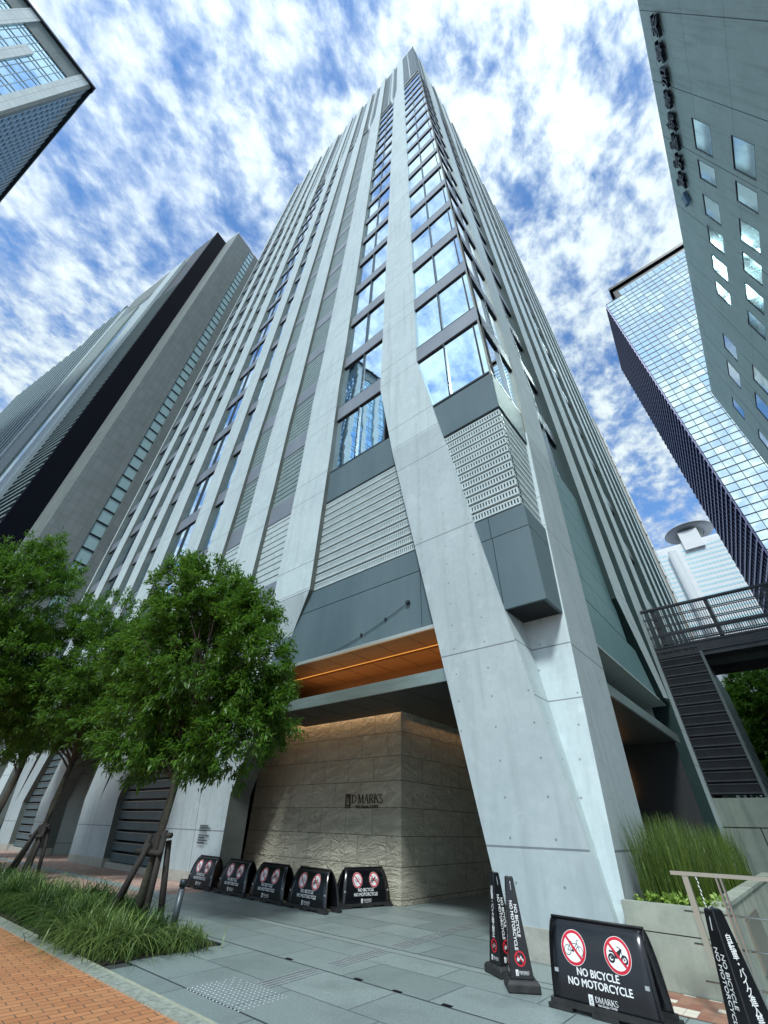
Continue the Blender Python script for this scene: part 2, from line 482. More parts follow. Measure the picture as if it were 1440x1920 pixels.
    g = M_(nt, 'MAXIMUM', line_(nt, sp.outputs[0], s, 0, 0.006), line_(nt, sp.outputs[1], s, 0, 0.006))
    c = mixc(nt, M_(nt, 'MULTIPLY', g, 0.8), c, (0.2, 0.15, 0.12))
    nt.links.new(c, b.inputs['Base Color'])
    M['checker'] = m
    # rough travertine-like stone blocks
    m = bpy.data.materials.new('split_stone_blocks'); m.use_nodes = True
    nt = m.node_tree; b = nt.nodes['Principled BSDF']; b.inputs['Roughness'].default_value = 0.7
    tc = nt.nodes.new('ShaderNodeTexCoord'); P = tc.outputs['Object']
    sp = nt.nodes.new('ShaderNodeSeparateXYZ'); nt.links.new(P, sp.inputs[0])
    u = M_(nt, 'SUBTRACT', sp.outputs[0], sp.outputs[1]); z = sp.outputs[2]
    row = M_(nt, 'FLOOR', M_(nt, 'DIVIDE', M_(nt, 'SUBTRACT', z, 0.09), 0.61))
    off = M_(nt, 'MULTIPLY', M_(nt, 'MODULO', row, 2.0), 0.51)
    us = M_(nt, 'ADD', u, off)
    cx = M_(nt, 'FLOOR', M_(nt, 'DIVIDE', us, 1.03))
    cv = nt.nodes.new('ShaderNodeCombineXYZ'); nt.links.new(row, cv.inputs[0]); nt.links.new(cx, cv.inputs[1])
    wn = nt.nodes.new('ShaderNodeTexWhiteNoise'); wn.noise_dimensions = '2D'; nt.links.new(cv.outputs[0], wn.inputs['Vector'])
    # each block has its own grain: shift the noise per block
    sh = nt.nodes.new('ShaderNodeCombineXYZ'); nt.links.new(us, sh.inputs[0]); nt.links.new(M_(nt, 'ADD', M_(nt, 'MULTIPLY', z, 2.4), M_(nt, 'MULTIPLY', us, -0.5)), sh.inputs[2])
    nt.links.new(M_(nt, 'MULTIPLY', wn.outputs['Value'], 30.0), sh.inputs[1])
    n1 = noise_(nt, sh.outputs[0], 1.9, 8, 0.62, 1.2)
    n2 = noise_(nt, P, 30, 4, 0.7)
    c = mixc(nt, rng_(nt, n1, 0.3, 0.7), (0.52, 0.48, 0.37), (0.70, 0.65, 0.52))
    c = mixc(nt, M_(nt, 'MULTIPLY', wn.outputs['Value'], 0.4), c, (0.44, 0.40, 0.31))
    g = M_(nt, 'MAXIMUM', line_(nt, z, 0.61, 0.09, 0.012), line_(nt, us, 1.03, 0, 0.01))
    c = mixc(nt, M_(nt, 'MULTIPLY', g, 0.9), c, (0.06, 0.055, 0.045))
    nt.links.new(c, b.inputs['Base Color'])
    bp = nt.nodes.new('ShaderNodeBump'); bp.inputs['Strength'].default_value = 1.0; bp.inputs['Distance'].default_value = 0.10
    ridg = M_(nt, 'ABSOLUTE', M_(nt, 'SUBTRACT', n1, 0.5))
    nt.links.new(M_(nt, 'SUBTRACT', M_(nt, 'ADD', M_(nt, 'MULTIPLY', ridg, 3.0), M_(nt, 'MULTIPLY', n2, 0.15)), M_(nt, 'MULTIPLY', g, 0.8)), bp.inputs['Height'])
    nt.links.new(bp.outputs[0], b.inputs['Normal'])
    M['stone'] = m


ground_mats()

# ------------------------------------------------------------------ the setting: ground
def sheet(name, x0, x1, y0, y1, z, m, kind='structure'):
    b = MB(); b.add([(x0, y0, z), (x1, y0, z), (x1, y1, z), (x0, y1, z)], [(0, 1, 2, 3)])
    return tag(b.build(name, m, fix=False), kind=kind)


sheet('ground', -1500, 1500, -1500, 1500, -0.012, M['asphalt'])
sheet('granite_pavement', -13.4, 14, 3.92, 24, -0.004, M['granite'])
b = MB(); b.add([(-7.5, 3.60, -0.004), (14, 3.60, -0.004), (14, 3.92, -0.004), (-7.5, 3.92, -0.004)], [(0, 1, 2, 3)])
tag(b.build('pavement_edge', M['granite'], fix=False), kind='structure')
sheet('brick_pavement', -60, 14, -6, 3.36, -0.004, M['brick'])
sheet('plaza_pavement', -60, -13.404, 5.9, 24, -0.004, M['brick_p'])
sheet('pavement_band', -13.4, -2.5, 6.98, 7.13, 0.0, M['band'])
sheet('plaza_band', -60, -13.41, 7.1, 7.5, 0.0, M['band'])
sheet('tiled_pavement', -2.42, 4.0, 7.12, 7.98, 0.001, M['checker'])
b = MB()
for i in range(60):
    x0 = -60 + i * 1.2
    b.box(x0 + 0.004, x0 + 1.196, 3.36, 3.53, -0.06, 0.012, 0)
    b.box(x0 + 0.004, x0 + 1.196, 3.533, 3.598, -0.06, 0.006, 1)
tag(b.build('kerb', [M['curb'], M['curb_y']]), kind='structure')
sheet('planting_bed_soil', -60, -7.75, 3.6, 5.3, 0.0, M['soil'])
b = MB(); b.box(-60, -7.72, 5.3, 5.36, -0.05, 0.02)
tag(b.build('planting_bed_edge', M['frame']), kind='structure')

# tactile paving strip: one thing, studs and bars
def tactile():
    t = thing('tactile_paving', 'strip of white guide bars ending in studs on the grey paving', 'tactile paving', (-5.6, 4.6, 0))
    b = MB(); r = 0.011; n = 6; vs = []
    for zz, rr in ((0.0, r), (0.006, r * 0.7)):
        vs += [(rr * math.cos(a * 2 * math.pi / n), rr * math.sin(a * 2 * math.pi / n), zz) for a in range(n)]
    b.add(vs, [tuple(range(n, 2 * n))] + [(a, (a + 1) % n, n + (a + 1) % n, n + a) for a in range(n)])
    s0 = None; rest = MB(); cnt = 0
    for i in range(16):
        for j in range(11):
            x = -6.13 + i * 0.066; y = 3.92 + j * 0.062
            if x < -5.80 and y > 4.30 and (i + j) % 2: continue
            cnt += 1
            if cnt % 5 < 3 and cnt < 167:
                if s0 is None: s0 = o = b.build('stud', M['stud'], t)
                else: o = s0.copy(); C.objects.link(o)
                o.location = (x + 5.6, y - 4.6, 0)
            else: rest.add([(p[0] + x + 5.6, p[1] + y - 4.6, p[2]) for p in b.v], b.f)
    tag(rest.build('stud_field', M['stud'], t), kind='stuff')
    y = 4.62; b = MB(); blk = 0
    while y < 13.0:
        ln = 0.3
        nb = 0 if y < 5.5 else 1 if y < 6.95 else 2
        if nb != blk: b.build('guide_bars', M['stud'], t); b = MB(); blk = nb
        for k in range(4):
            x = -5.77 + k * 0.075 - (y - 4.6) * 0.055
            if not (5.5 < y < 5.62 or 6.95 < y < 7.15):
                b.box(x - 0.011 + 5.6, x + 0.011 + 5.6, y - 4.6, y - 4.6 + ln - 0.02, 0, 0.006)
        y += ln
    b.build('guide_bars', M['stud'], t)


M['stud'] = mat('steel_stud', (0.62, 0.64, 0.66), 0.35, metal=0.6)
tactile()
# floor sockets on the seam
for i, (x, y) in enumerate(((-6.38, 5.6), (-5.05, 5.6), (-4.42, 5.58), (-3.75, 5.6))):
    b = MB(); b.box(-0.06, 0.06, -0.025, 0.025, 0, 0.005); b.box(-0.05, 0.05, -0.017, 0.017, 0.005, 0.008)
    o = b.build('drain_cover', M['black'])
    o.location = (x, y, -0.003)
    tag(o, 'small dark drain cover set in the seam of the grey paving', 'drain cover', 'drain covers in the paving seam')

# ------------------------------------------------------------------ the main tower
XC, YF = -2.45, 8.1
def FL(u, d, z): return (XC - u, YF + d, z)
def FR(u, d, z): return (XC - d, YF + u, z)
def FLow(u, d, z): return (XC - u, YF + d + 0.95 * max(0.0, 8 - z) / 8, z)


TOP = 141.0
Z0, PIT, WH = 13.7, 4.52, 3.4
tower = thing('office_tower', 'pale concrete high-rise with slanting columns and mirror windows, filling the middle', 'building')


# --- columns
def column(F, poly, d1=0.75, m=None, name='column', d0=0.0, side=None, low=None):
    b = MB(); b.prism(F, poly, d0, d1, 0, 1)
    if low: b.prism(FLow, low, d0, d1, 2, 1)
    return b.build(name, [m or M['conc'], side or M['conc'], M['conc_low']], tower)


# lower part uses the tie-hole concrete, upper the smooth one
column(FL, [(0.05, 0), (2.2, 12.5), (4.25, 12.5), (1.75, 0)], 1.25, M['conc_low'])
column(FL, [(2.2, 12.503), (2.98, 17.2), (3.0, TOP + 2), (4.5, TOP + 2), (4.5, 101), (5.0, 94), (5.0, 17), (4.25, 12.503)], 1.2, M['conc'])
column(FR, [(0.07, 0), (2.2, 12.5), (4.35, 12.5), (2.2, 0)], 1.25, M['conc_low'])
column(FR, [(2.2, 12.503), (2.98, 17.2), (3.0, TOP + 2), (4.5, TOP + 2), (4.5, 101), (5.1, 94), (5.1, 17), (4.35, 12.503)], 1.2, M['conc'], side=M['reveal'])


def std_col(u0, u1, zlo=5.3):
    return [(u0, 95), (u0 + 0.05, TOP + 2), (u0 + 1.45, TOP + 2), (u0 + 1.45, 101), (u1, 94), (u1, 24), (u1 + .08, 20), (u1 - .02, 15), (u1, zlo), (u0, zlo), (u0 - .02, 15), (u0 + .08, 20), (u0, 24)]


# left columns lean in and fold below 8 m
LC = [(7.9, 10.0, [(7.9, 8), (11.2, 2.2), (11.45, 0), (12.95, 0), (12.95, 2.2), (10.0, 8)]),
      (12.0, 13.85, [(12.0, 8), (12.97, 2.2), (12.97, 0), (15.05, 0), (15.05, 2.2), (13.85, 8)]),
      (15.45, 17.3, [(15.45, 8), (19.46, 2.2), (19.46, 0), (21.3, 0), (21.3, 2.2), (17.3, 8)]),
      (18.75, 20.5, [(18.75, 8), (21.31, 2.2), (21.31, 0), (23.05, 0), (23.05, 2.2), (20.5, 8)]),
      (23.65, 25.75, [(23.65, 8), (27.5, 2.2), (27.5, 0), (29.2, 0), (29.2, 2.2), (25.75, 8)]),
      (27.4, 28.95, [(27.4, 8), (32.4, 2.2), (32.4, 0), (34.0, 0), (34.0, 2.2), (28.95, 8)]),
      (30.45, 32.15, [(30.45, 8), (34.02, 2.2), (34.02, 0), (37.2, 0), (37.2, 2.2), (32.15, 8)]),
      (34.9, 36.75, None), (39.55, 39.95, None)]
for u0, u1, low in LC:
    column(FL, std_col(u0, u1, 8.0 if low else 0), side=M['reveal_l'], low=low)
RC = [(8.4, 10.5, 'r1'), (12.3, 14.7, 'g'), (16.7, 18.8, 'g'), (23.1, 25.2, 'g'), (27.8, 29.8, 'g'), (32.8, 34.6, 'g'), (39.0, 41.0, 'g'), (44.0, 46.4, 'g')]
for u0, u1, k in RC:
    if k == 'r1':
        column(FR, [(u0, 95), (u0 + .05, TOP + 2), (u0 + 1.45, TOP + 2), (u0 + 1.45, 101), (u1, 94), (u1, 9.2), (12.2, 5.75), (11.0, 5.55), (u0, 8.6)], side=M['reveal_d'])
    else:
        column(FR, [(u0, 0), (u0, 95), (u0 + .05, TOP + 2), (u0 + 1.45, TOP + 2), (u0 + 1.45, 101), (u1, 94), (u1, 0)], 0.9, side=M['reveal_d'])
# thin crown fins beside each column
def fin(F, u1):
    column(F, [(u1 + .02, 94), (u1 + .45, 99), (u1 + .45, TOP + 1.6), (u1 + .85, TOP + 1.6), (u1 + .85, 99.5), (u1 + .3, 92)], 0.6, name='crown_fin')


for u1 in (5.0, 10.0, 17.3, 20.5, 25.75, 32.15): fin(FL, u1)
for u1 in (5.1, 10.5, 18.8, 25.2, 34.6): fin(FR, u1)

# --- core behind the skin
b = MB()
b.box(XC - 40.0, XC - 0.62, YF + 0.62, YF + 46.2, 5.62, TOP, 0)
b.build('core', M['dark'], tower)
b = MB()
b.box(XC - 39.9, XC - 0.9, YF + 0.9, YF + 46.0, TOP, TOP + 0.4)
b.build('roof', M['reveal'], tower)
# far flank (x = -42.4) clad
b = MB(); b.box(XC - 40.2, XC - 40.0, YF + 0.3, YF + 46.2, 0, TOP + 1)
b.build('flank_wall', M['reveal'], tower)

NW = 18
win_near = []          # (distance, F, u0, u1, d, z0, z1, mull)
def bay_windows(F, u0, u1, d, k0=0, mull=True):
    for k in range(k0, NW):
        zs = Z0 + PIT * k
        P = Vector(F((u0 + u1) / 2, d, zs + 1.7))
        size = (u1 - u0) / (P - Vector((0, 0, 1.5))).length
        win_near.append((-size, F, u0, u1, d, zs, zs + WH + 0.12, mull))


def bay_back(F, u0, u1, d, zlo=0, name='spandrel_cladding', m=None, k0=0):
    """metal bands between the storeys of one bay"""
    b = MB()
    for k in range(k0, NW + 0):
        zt = Z0 + PIT * k + WH
        b.fbox(F, u0, u1, d - 0.06, d + 0.22, zt + 0.10, zt + 1.12 - 0.05)
    b.fbox(F, u0, u1, d + 0.2, d + 0.26, Z0 + PIT * k0, 95.1, 1)
    b.build(name, [m or M['spandrel'], M['dark']], tower)


def bay_crown(F, u0, u1, d, split=True):
    b = MB(); z = 98.2
    b.fbox(F, u0, u1, d + 0.25, d + 0.3, 98.2, TOP, 1)
    while z < TOP - 1.0:
        b.fbox(F, u0, u1, d - 0.02, d + 0.22, z, z + 0.75, 0)
        b.fbox(F, u0, u1, d + 0.02, d + 0.22, z + 1.85, z + 2.15, 0)
        z += 3.7
    b.fbox(F, u0, u1, d - 0.02, d + 0.26, TOP - 0.8, TOP + 0.6, 0)
    if split and u1 - u0 > 1.8:
        c = (u0 + u1) / 2
        b.fbox(F, c - 0.06, c + 0.06, d - 0.04, d + 0.24, 98.2, TOP, 0)
    b.build('crown_louver', [M['crown'], M['crown_glass']], tower)
    b = MB(); b.fbox(F, u0, u1, d - 0.02, d + 0.3, 94.3, 95.4, 0); b.fbox(F, u0, u1, 0.55, 0.6, 95.4, 98.2, 1)
    b.build('crown_slot', [M['spandrel'], M['black']], tower)


# corner bay, both faces
for F, far in ((FL, 3.3), (FR, 3.3)):
    bay_windows(F, 0.118, far, 0.085)
    bay_back(F, 0.10 if F is FR else 0.04, far, 0.10)
    bay_crown(F, 0.05, far, 0.10)
b = MB()
b.box(XC - 0.11, XC - 0.05, YF + 0.05, YF + 0.11, 13.5, 98)
b.build('corner_mullion', M['reveal'], tower)
# other bays (gap between columns)
WB = 0.22
def gaps(cols): return [(cols[i][1], cols[i + 1][0]) for i in range(len(cols) - 1)]


Lg = [(5.0, 7.9), (10.0, 12.0), (13.85, 15.45), (17.3, 18.75), (20.5, 23.65), (25.75, 27.4), (28.95, 30.45), (32.15, 34.9), (36.75, 39.55)]
Lk = ['win', 'louv', 'louv', 'win1', 'win', 'win1', 'win1', 'win', 'win']
Rg = [(5.1, 8.4), (10.5, 12.3), (14.7, 16.7), (18.8, 23.1), (25.2, 27.8), (29.8, 32.8), (34.6, 39.0), (41.0, 44.0)]
louver_n = 0
def louver_panel(F, u0, u1, z0, z1, d=0.2, m='louver_g', pitch=0.32):
    b = MB()
    b.fbox(F, u0, u1, d + 0.12, d + 0.2, z0, z1, 1)
    z = z0 + 0.03
    while z < z1 - 0.1:
        b.fbox(F, u0, u1, d, d + 0.1, z, z + pitch * 0.80, 0)
        z += pitch
    b.build('louver', [M[m], M['black']], tower)


for (u0, u1), kind in zip(Lg, Lk):
    a0, a1 = u0 - 0.2, u1 + 0.2
    if kind == 'louv':
        b = MB()
        b.fbox(FL, a0, a1, 0.39, 0.42, Z0 - 2 * PIT, 95.1, 1)
        for k in range(-2, NW):
            zs = Z0 + PIT * k
            louver_panel(FL, a0, a1, zs, zs + WH, 0.2, 'louver' if k < 0 else 'louver_g')
            b.fbox(FL, a0, a1, 0.17, 0.4, zs + WH + 0.01, zs + PIT - 0.01)
        b.build('spandrel_cladding', [M['spandrel'], M['dark']], tower)
        bay_crown(FL, a0, a1, 0.22)
    else:
        kk = 0 if u0 < 6 else -1
        bay_windows(FL, a0, a1, WB, kk, kind == 'win')
        bay_back(FL, a0, a1, WB, 0, k0=kk)
        bay_crown(FL, a0, a1, 0.24)
for (u0, u1) in Rg:
    a0, a1 = u0 - 0.2, u1 + 0.2
    kk = 0 if u0 < 6 else -1
    bay_windows(FR, a0, a1, 0.30, kk, u1 - u0 > 2.4)
    bay_back(FR, a0, a1, 0.30, 0, k0=kk)
    bay_crown(FR, a0, a1, 0.24)

# windows: nearest hundred as parts, the rest together
win_near.sort(key=lambda t: t[0])


def window_geo(fr, pn, F, u0, u1, d, z0, z1, mull):
    t = 0.06
    ta = 0.0 if d < 0.1 else t
    fr.fbox(F, u0, u1, d - 0.03, d + 0.1, z0 - 0.03, z0 + t); fr.fbox(F, u0, u1, d - 0.03, d + 0.1, z1 - t, z1)
    if ta: fr.fbox(F, u0, u0 + t, d - 0.026, d + 0.1, z0 + t, z1 - t)
    fr.fbox(F, u1 - t, u1, d - 0.026, d + 0.1, z0 + t, z1 - t)
    if mull:
        c = (u0 + u1) / 2 - (0.05 if d < 0.2 else 0.0)
        fr.fbox(F, c - 0.03, c + 0.03, d - 0.05, d + 0.1, z0 + t, z1 - t)
    # each pane is set with a tiny tilt of its own, as real glazing is
    e = random.uniform(-0.006, 0.006); g = random.uniform(-0.006, 0.006)
    cs = [(u0 + ta, (u0 + u1) / 2), ((u0 + u1) / 2, u1 - t)] if mull else [(u0 + ta, u1 - t)]
    for ua, ub in cs:
        e = random.uniform(-0.007, 0.007); g = random.uniform(-0.007, 0.007)
        pn.add([F(ua, d + 0.04 + e, z0 + t), F(ub, d + 0.04 - e, z0 + t), F(ub, d + 0.04 - e + g, z1 - t), F(ua, d + 0.04 + e + g, z1 - t)], [(0, 1, 2, 3)])


for w in win_near[:100]:
    fr, pn = MB(), MB()
    window_geo(fr, pn, *w[1:])
    f = fr.build('window', M['frame'], tower)
    pn.build('pane', M['glass'], f, fix=False)
fr, pn = MB(), MB()
for w in win_near[100:]: window_geo(fr, pn, *w[1:])
f = tag(fr.build('upper_windows', M['frame'], tower), kind='stuff')
tag(pn.build('pane', M['glass'], f, fix=False), kind='stuff')


# --- lower facade of the corner and bay 1
def slotted_louver(F, u0, u1, z0, z1, n, d, slot=0.085):
    b = MB()
    b.fbox(F, u0, u1, d + 0.13, d + 0.2, z0, z1, 1)
    ph = (z1 - z0) / n
    for i in range(n):
        za = z0 + i * ph + 0.045; zb = z0 + (i + 1) * ph - 0.04
        b.fbox(F, u0, u1, d, d + 0.08, za, za + 0.045, 0)
        b.fbox(F, u0, u1, d, d + 0.08, zb - 0.045, zb, 0)
        u = u0
        while u < u1:
            b.fbox(F, u, min(u + slot * 0.52, u1), d + 0.004, d + 0.07, za + 0.045, zb - 0.045, 0)
            u += slot
    b.build('louver', [M['louver'], M['black']], tower)


slotted_louver(FL, 0.1, 3.3, 7.98, 11.8, 12, 0.1)
slotted_louver(FR, 0.19, 3.3, 7.98, 11.8, 12, 0.1)
slotted_louver(FL, 3.3, 8.3, 7.98, 11.95, 12, 0.2, 0.075)
# wrap-round panels above and below the corner louver
b = MB()
b.box(XC - 3.4, XC - 0.05, YF + 0.06, YF + 0.5, 11.85, 13.6)
b.box(XC - 0.5, XC - 0.055, YF + 0.5, YF + 3.3, 11.85, 13.6)
b.build('corner_panel', M['panel'], tower)
# the box hanging at the corner, three pieces with open joints
b = MB()
def hullbox(x0, x1, y0, y1, z0, z1):
    b.box(x0, x1, y0, y1, z0, z1)
hullbox(XC - 0.98, XC - 0.03, YF + 0.05, YF + 0.75, 5.38, 7.28)
hullbox(XC - 2.0, XC - 1.0, YF + 0.052, YF + 1.3, 5.381, 7.28)
hullbox(XC - 1.0, XC - 0.035, YF + 0.77, YF + 1.6, 5.382, 7.28)
hullbox(XC - 1.0, XC - 0.03, YF + 0.05, YF + 0.76, 7.30, 7.93)
hullbox(XC - 2.2, XC - 1.02, YF + 0.052, YF + 1.3, 7.30, 7.93)
hullbox(XC - 1.0, XC - 0.035, YF + 0.78, YF + 2.0, 7.30, 7.93)
b.build('hanging_corner_panel', M['panel'], tower)
b = MB(); b.box(XC - 1.9, XC - 0.1, YF + 0.12, YF + 1.5, 5.375, 7.9)
b.build('panel_backing', M['black'], tower)
# grey panels of bay 1
b = MB()
b.fbox(FL, 4.2, 8.3, 0.17, 0.5, 11.98, 13.62)
b.build('sill_panel', M['panel'], tower)
b = MB()
b.fbox(FL, 0.9, 3.30, 0.17, 0.5, 5.56, 7.22); b.fbox(FL, 3.32, 9.6, 0.17, 0.5, 5.56, 7.22)
b.fbox(FL, 1.5, 3.30, 0.17, 0.5, 7.245, 7.95); b.fbox(FL, 3.32, 9.6, 0.17, 0.5, 7.245, 7.95)
b.build('entrance_panel', M['panel'], tower)
b = MB(); b.fbox(FL, 1.3, 9.8, 0.13, 0.2, 5.46, 5.55)
b.build('edge_trim', M['trim'], tower)
# teal panels low on the right face (bay between first and second right columns)
b = MB()
zz = 13.55
for i in range(7):
    h = 1.12 if i == 0 else 0.9
    b.fbox(FR, 2.4, 5.6, 0.2, 0.5, zz - h + 0.02, zz); b.fbox(FR, 5.62, 8.7, 0.2, 0.5, zz - h + 0.02, zz)
    zz -= h
b.fbox(FR, 1.8, 12.0, 0.2, 0.5, 5.5, zz - 0.02)
b.build('teal_panel', M['panel_t'], tower)
b = MB()
for (u0, u1) in Rg[1:]:
    b.fbox(FR, u0 - 0.2, u1 + 0.2, 0.4, 0.6, 0 if u0 > 14 else 5.6, 9.2)
b.build('lower_cladding', M['panel_t'], tower)
b = MB()
b.fbox(FL, 9.6, 40.0, 0.45, 0.62, 5.0, 9.1)
b.build('lower_cladding', M['panel'], tower)

# --- ground storey, street side, left of the entrance
b = MB()
b.fbox(FLow, 12.0, 15.2, 0.3, 0.7, 0, 5.5)
b.build('street_wall', M['conc_plain'], tower)
b = MB()
b.fbox(FLow, 23.1, 27.7, 1.5, 1.7, 0, 5.5); b.fbox(FLow, 27.52, 27.7, 0.5, 1.6, 0, 5.5)
b.build('recess_wall', M['conc_plain'], tower)
b = MB(); b.fbox(FLow, 29.0, 40.0, 0.55, 0.7, 0, 5.5)
b.build('street_wall', M['conc_plain'], tower)
# wide teal grilles at street level
def street_grille(u0, u1):
    b = MB(); b.fbox(FLow, u0, u1, 0.45, 0.5, 0.18, 5.5, 1); z = 0.2
    while z < 5.3:
        b.fbox(FLow, u0, u1, 0.25, 0.46, z, z + 0.25, 0)
        b.fbox(FLow, u0, u1, 0.23, 0.25, z + 0.235, z + 0.25, 2)  # pale strip paints a highlight along each slat's upper edge
        z += 0.33
    b.fbox(FLow, u0, u1, 0.1, 0.5, 0, 0.17, 3)
    b.build('grille', [M['louver_t'], M['black'], M['trim'], M['plinth']], tower)


street_grille(14.9, 19.6); street_grille(29.0, 32.6)
for (u0, u1) in ((11.45, 12.955), (12.97, 15.05), (19.46, 21.3), (21.31, 23.05), (27.5, 29.2), (32.4, 34.0), (34.02, 37.2)):
    b = MB(); b.fbox(FLow, u0 - 0.012, u1 + 0.0, -0.02, 0.7, 0, 0.27); b.build('plinth', M['plinth'], tower)
b = MB(); b.fbox(FL, 0.02, 1.78, -0.02, 0.3, 0, 0.36); b.build('plinth', M['plinth'], tower)
# small plate of dark lettering lines on two columns
def dash_text(x, y, z, w, rows, name='wall_notice', label='small block of dark lettering on the column by the entrance'):
    b = MB()
    for i, (a, c) in enumerate(rows):
        u = 0.0
        while u < c * w:
            l = random.uniform(0.02, 0.035)
            b.box(x + a * w + u, x + a * w + u + l, y - 0.004, y, z - i * 0.06 - 0.028, z - i * 0.06)
            b.box(x + a * w + u + 0.005, x + a * w + u + l - 0.005, y - 0.005, y - 0.003, z - i * 0.06 - 0.045, z - i * 0.06 - 0.032)
            u += l + 0.01
    return b.build(name, M['frame'], tower)


dash_text(XC - 12.65, YF + 0.76, 1.42, 0.6, [(0, .8), (0, 1), (0, .7)])
dash_text(XC - 12.65, YF + 0.78, 1.18, 0.6, [(0, 1), (0, .6), (0, .9), (0, .7)])
dash_text(XC - 36.6, YF + 0.64, 2.6, 0.9, [(0, .8), (0, .9), (0.05, .8)])

# --- entrance under the tower
ent = thing('entrance_wall', 'split pale stone wall of the entrance with bronze name letters', 'wall', (-8.3, 10.64, 0))
b = MB(); b.box(-6.7, 0.0, 0.0, 9.3, 0, 5.5)
b.build('stone_wall', M['stone'], ent)
b = MB(); b.box(-15.0 - 1.5 + 8.3, -6.7, 0.05, 0.3, 0, 5.4)  # black sheet stands in for the shade deep in the opening
b.build('opening_shade_sheet', M['black'], ent)
b = MB()
b.box(XC - 40, XC - 0.7, YF + 12.05, YF + 12.25, 0, 5.6)      # rear wall
b.build('rear_wall', M['conc_plain'], tower)
b = MB()
b.box(-13.2, -3.9, YF + 0.2, 9.35, 5.50, 5.56, 0)
b.box(-13.2, -3.9, 9.42, 10.5, 5.44, 5.48, 0)
for i in range(8):
    x = -11.6 + i * 1.05
    b.box(x, x + 0.012, YF + 0.26, 9.35, 5.495, 5.5, 1)
    b.box(x, x + 0.012, 9.43, 10.5, 5.435, 5.44, 1)
b.build('wood_soffit', [M['wood'], M['black']], tower)
b = MB(); b.box(-13.2, -3.9, 9.352, 9.419, 5.50, 5.53)
b.build('cove_lamp', M['cove'], tower)
b = MB(); b.box(-13.4, -3.9, 10.50, 10.63, 4.45, 5.6)
b.build('wood_back', M['wood'], tower)
b = MB()
b.box(-12.3, -3.95, YF + 0.25, 10.33, 4.20, 4.26, 0)
b.box(-12.3, -3.95, YF + 0.2, YF + 0.25, 4.17, 4.46, 1)
b.box(-8.0, -3.6, 10.33, 20, 4.20, 4.26, 0)
for i in range(8):
    b.box(-12.0 + i * 1.1, -11.985 + i * 1.1, YF + 0.26, 10.3, 4.195, 4.2, 2)
b.build('canopy', [M['soffit'], M['fascia'], M['black']], tower)
b = MB()
b.box(-3.6, -2.62, 10.8, 19.9, 4.20, 4.26, 0)
b.box(-2.62, -2.56, 10.8, 19.9, 4.16, 4.44, 1)
b.box(-4.6, -2.6, 10.5, 20.1, 5.47, 5.53, 2)
b.build('side_canopy', [M['soffit'], M['fascia'], M['conc_plain']], tower)
b = MB(); b.box(-8.2, -4.6, 12, 19.9, 5.45, 5.6); b.box(-8.3, -2.7, 19.6, 19.7, 0, 4.2); b.build('entrance_ceiling', M['dark'], tower)
b = MB(); b.box(-4.75, -4.5, 19.45, 19.59, 2.6, 3.5); b.build('wall_lamp', M['lampglow'], tower)
# lamps: warm linear light in the cove above the canopy and over the stone wall
def area(name, loc, rot, sx, sy, e, col, parent=None):
    l = bpy.data.lights.new(name, 'AREA'); l.shape = 'RECTANGLE'; l.size = sx; l.size_y = sy; l.energy = e; l.color = col
    o = bpy.data.objects.new(name, l); link(o, parent); o.location = loc; o.rotation_euler = rot
    return o


area('cove_light', (-7.6, 9.7, 4.6), (math.pi, 0, 0), 8.0, 0.3, 12, (1.0, 0.6, 0.28), tower)
area('wall_wash_light', (-11.0, 10.5, 4.40), (R(8), 0, 0), 5.5, 0.1, 5, (1.0, 0.62, 0.32), tower)
area('wall_wash_light', (-8.12, 13.4, 4.15), (0, R(-8), 0), 0.1, 5.0, 1.8, (1.0, 0.55, 0.25), tower)

# cable on the grey panel
b = MB()
pts = []
for i in range(15):
    t = i / 14
    pts.append((-6.18 - 3.5 * t, YF + 0.14, 6.36 - 0.87 * t - 0.14 * math.sin(math.pi * t)))
b.tube(pts, 0.008, 6); b.box(-6.22, -6.12, YF + 0.08, YF + 0.17, 6.32, 6.40)
b.box(-7.0, -6.94, YF + 0.12, YF + 0.16, 6.06, 6.12); b.box(-7.9, -7.84, YF + 0.12, YF + 0.16, 5.82, 5.88)
b.build('hanging_cable', M['frame'], tower)


# ------------------------------------------------------------------ text and flat graphics
def text_mesh(s, size, bold=0.0, sx=1.0, spacing=1.0):
    cu = bpy.data.curves.new('t', 'FONT')
    cu.body = s; cu.size = size; cu.align_x = 'CENTER'; cu.align_y = 'CENTER'; cu.offset = bold
    cu.resolution_u = 3; cu.space_character = spacing
    ob = bpy.data.objects.new('t', cu); C.objects.link(ob)
    dg = bpy.context.evaluated_depsgraph_get()
    me = bpy.data.meshes.new_from_object(ob.evaluated_get(dg))
    vs = [(v.co.x * sx, v.co.y) for v in me.vertices]
    fs = [tuple(p.vertices) for p in me.polygons]
    bpy.data.objects.remove(ob); bpy.data.curves.remove(cu); bpy.data.meshes.remove(me)
    return vs, fs


def seg2(p0, p1, w):
    (x0, y0), (x1, y1) = p0, p1
    l = math.hypot(x1 - x0, y1 - y0) or 1; nx, ny = -(y1 - y0) / l * w / 2, (x1 - x0) / l * w / 2
    n = max(1, int(l / 0.05))
    vs = []; fs = []
    for i in range(n + 1):
        t = i / n; x = x0 + (x1 - x0) * t; y = y0 + (y1 - y0) * t
        vs += [(x + nx, y + ny), (x - nx, y - ny)]
    for i in range(n): fs.append((2 * i, 2 * i + 1, 2 * i + 3, 2 * i + 2))
    return vs, fs


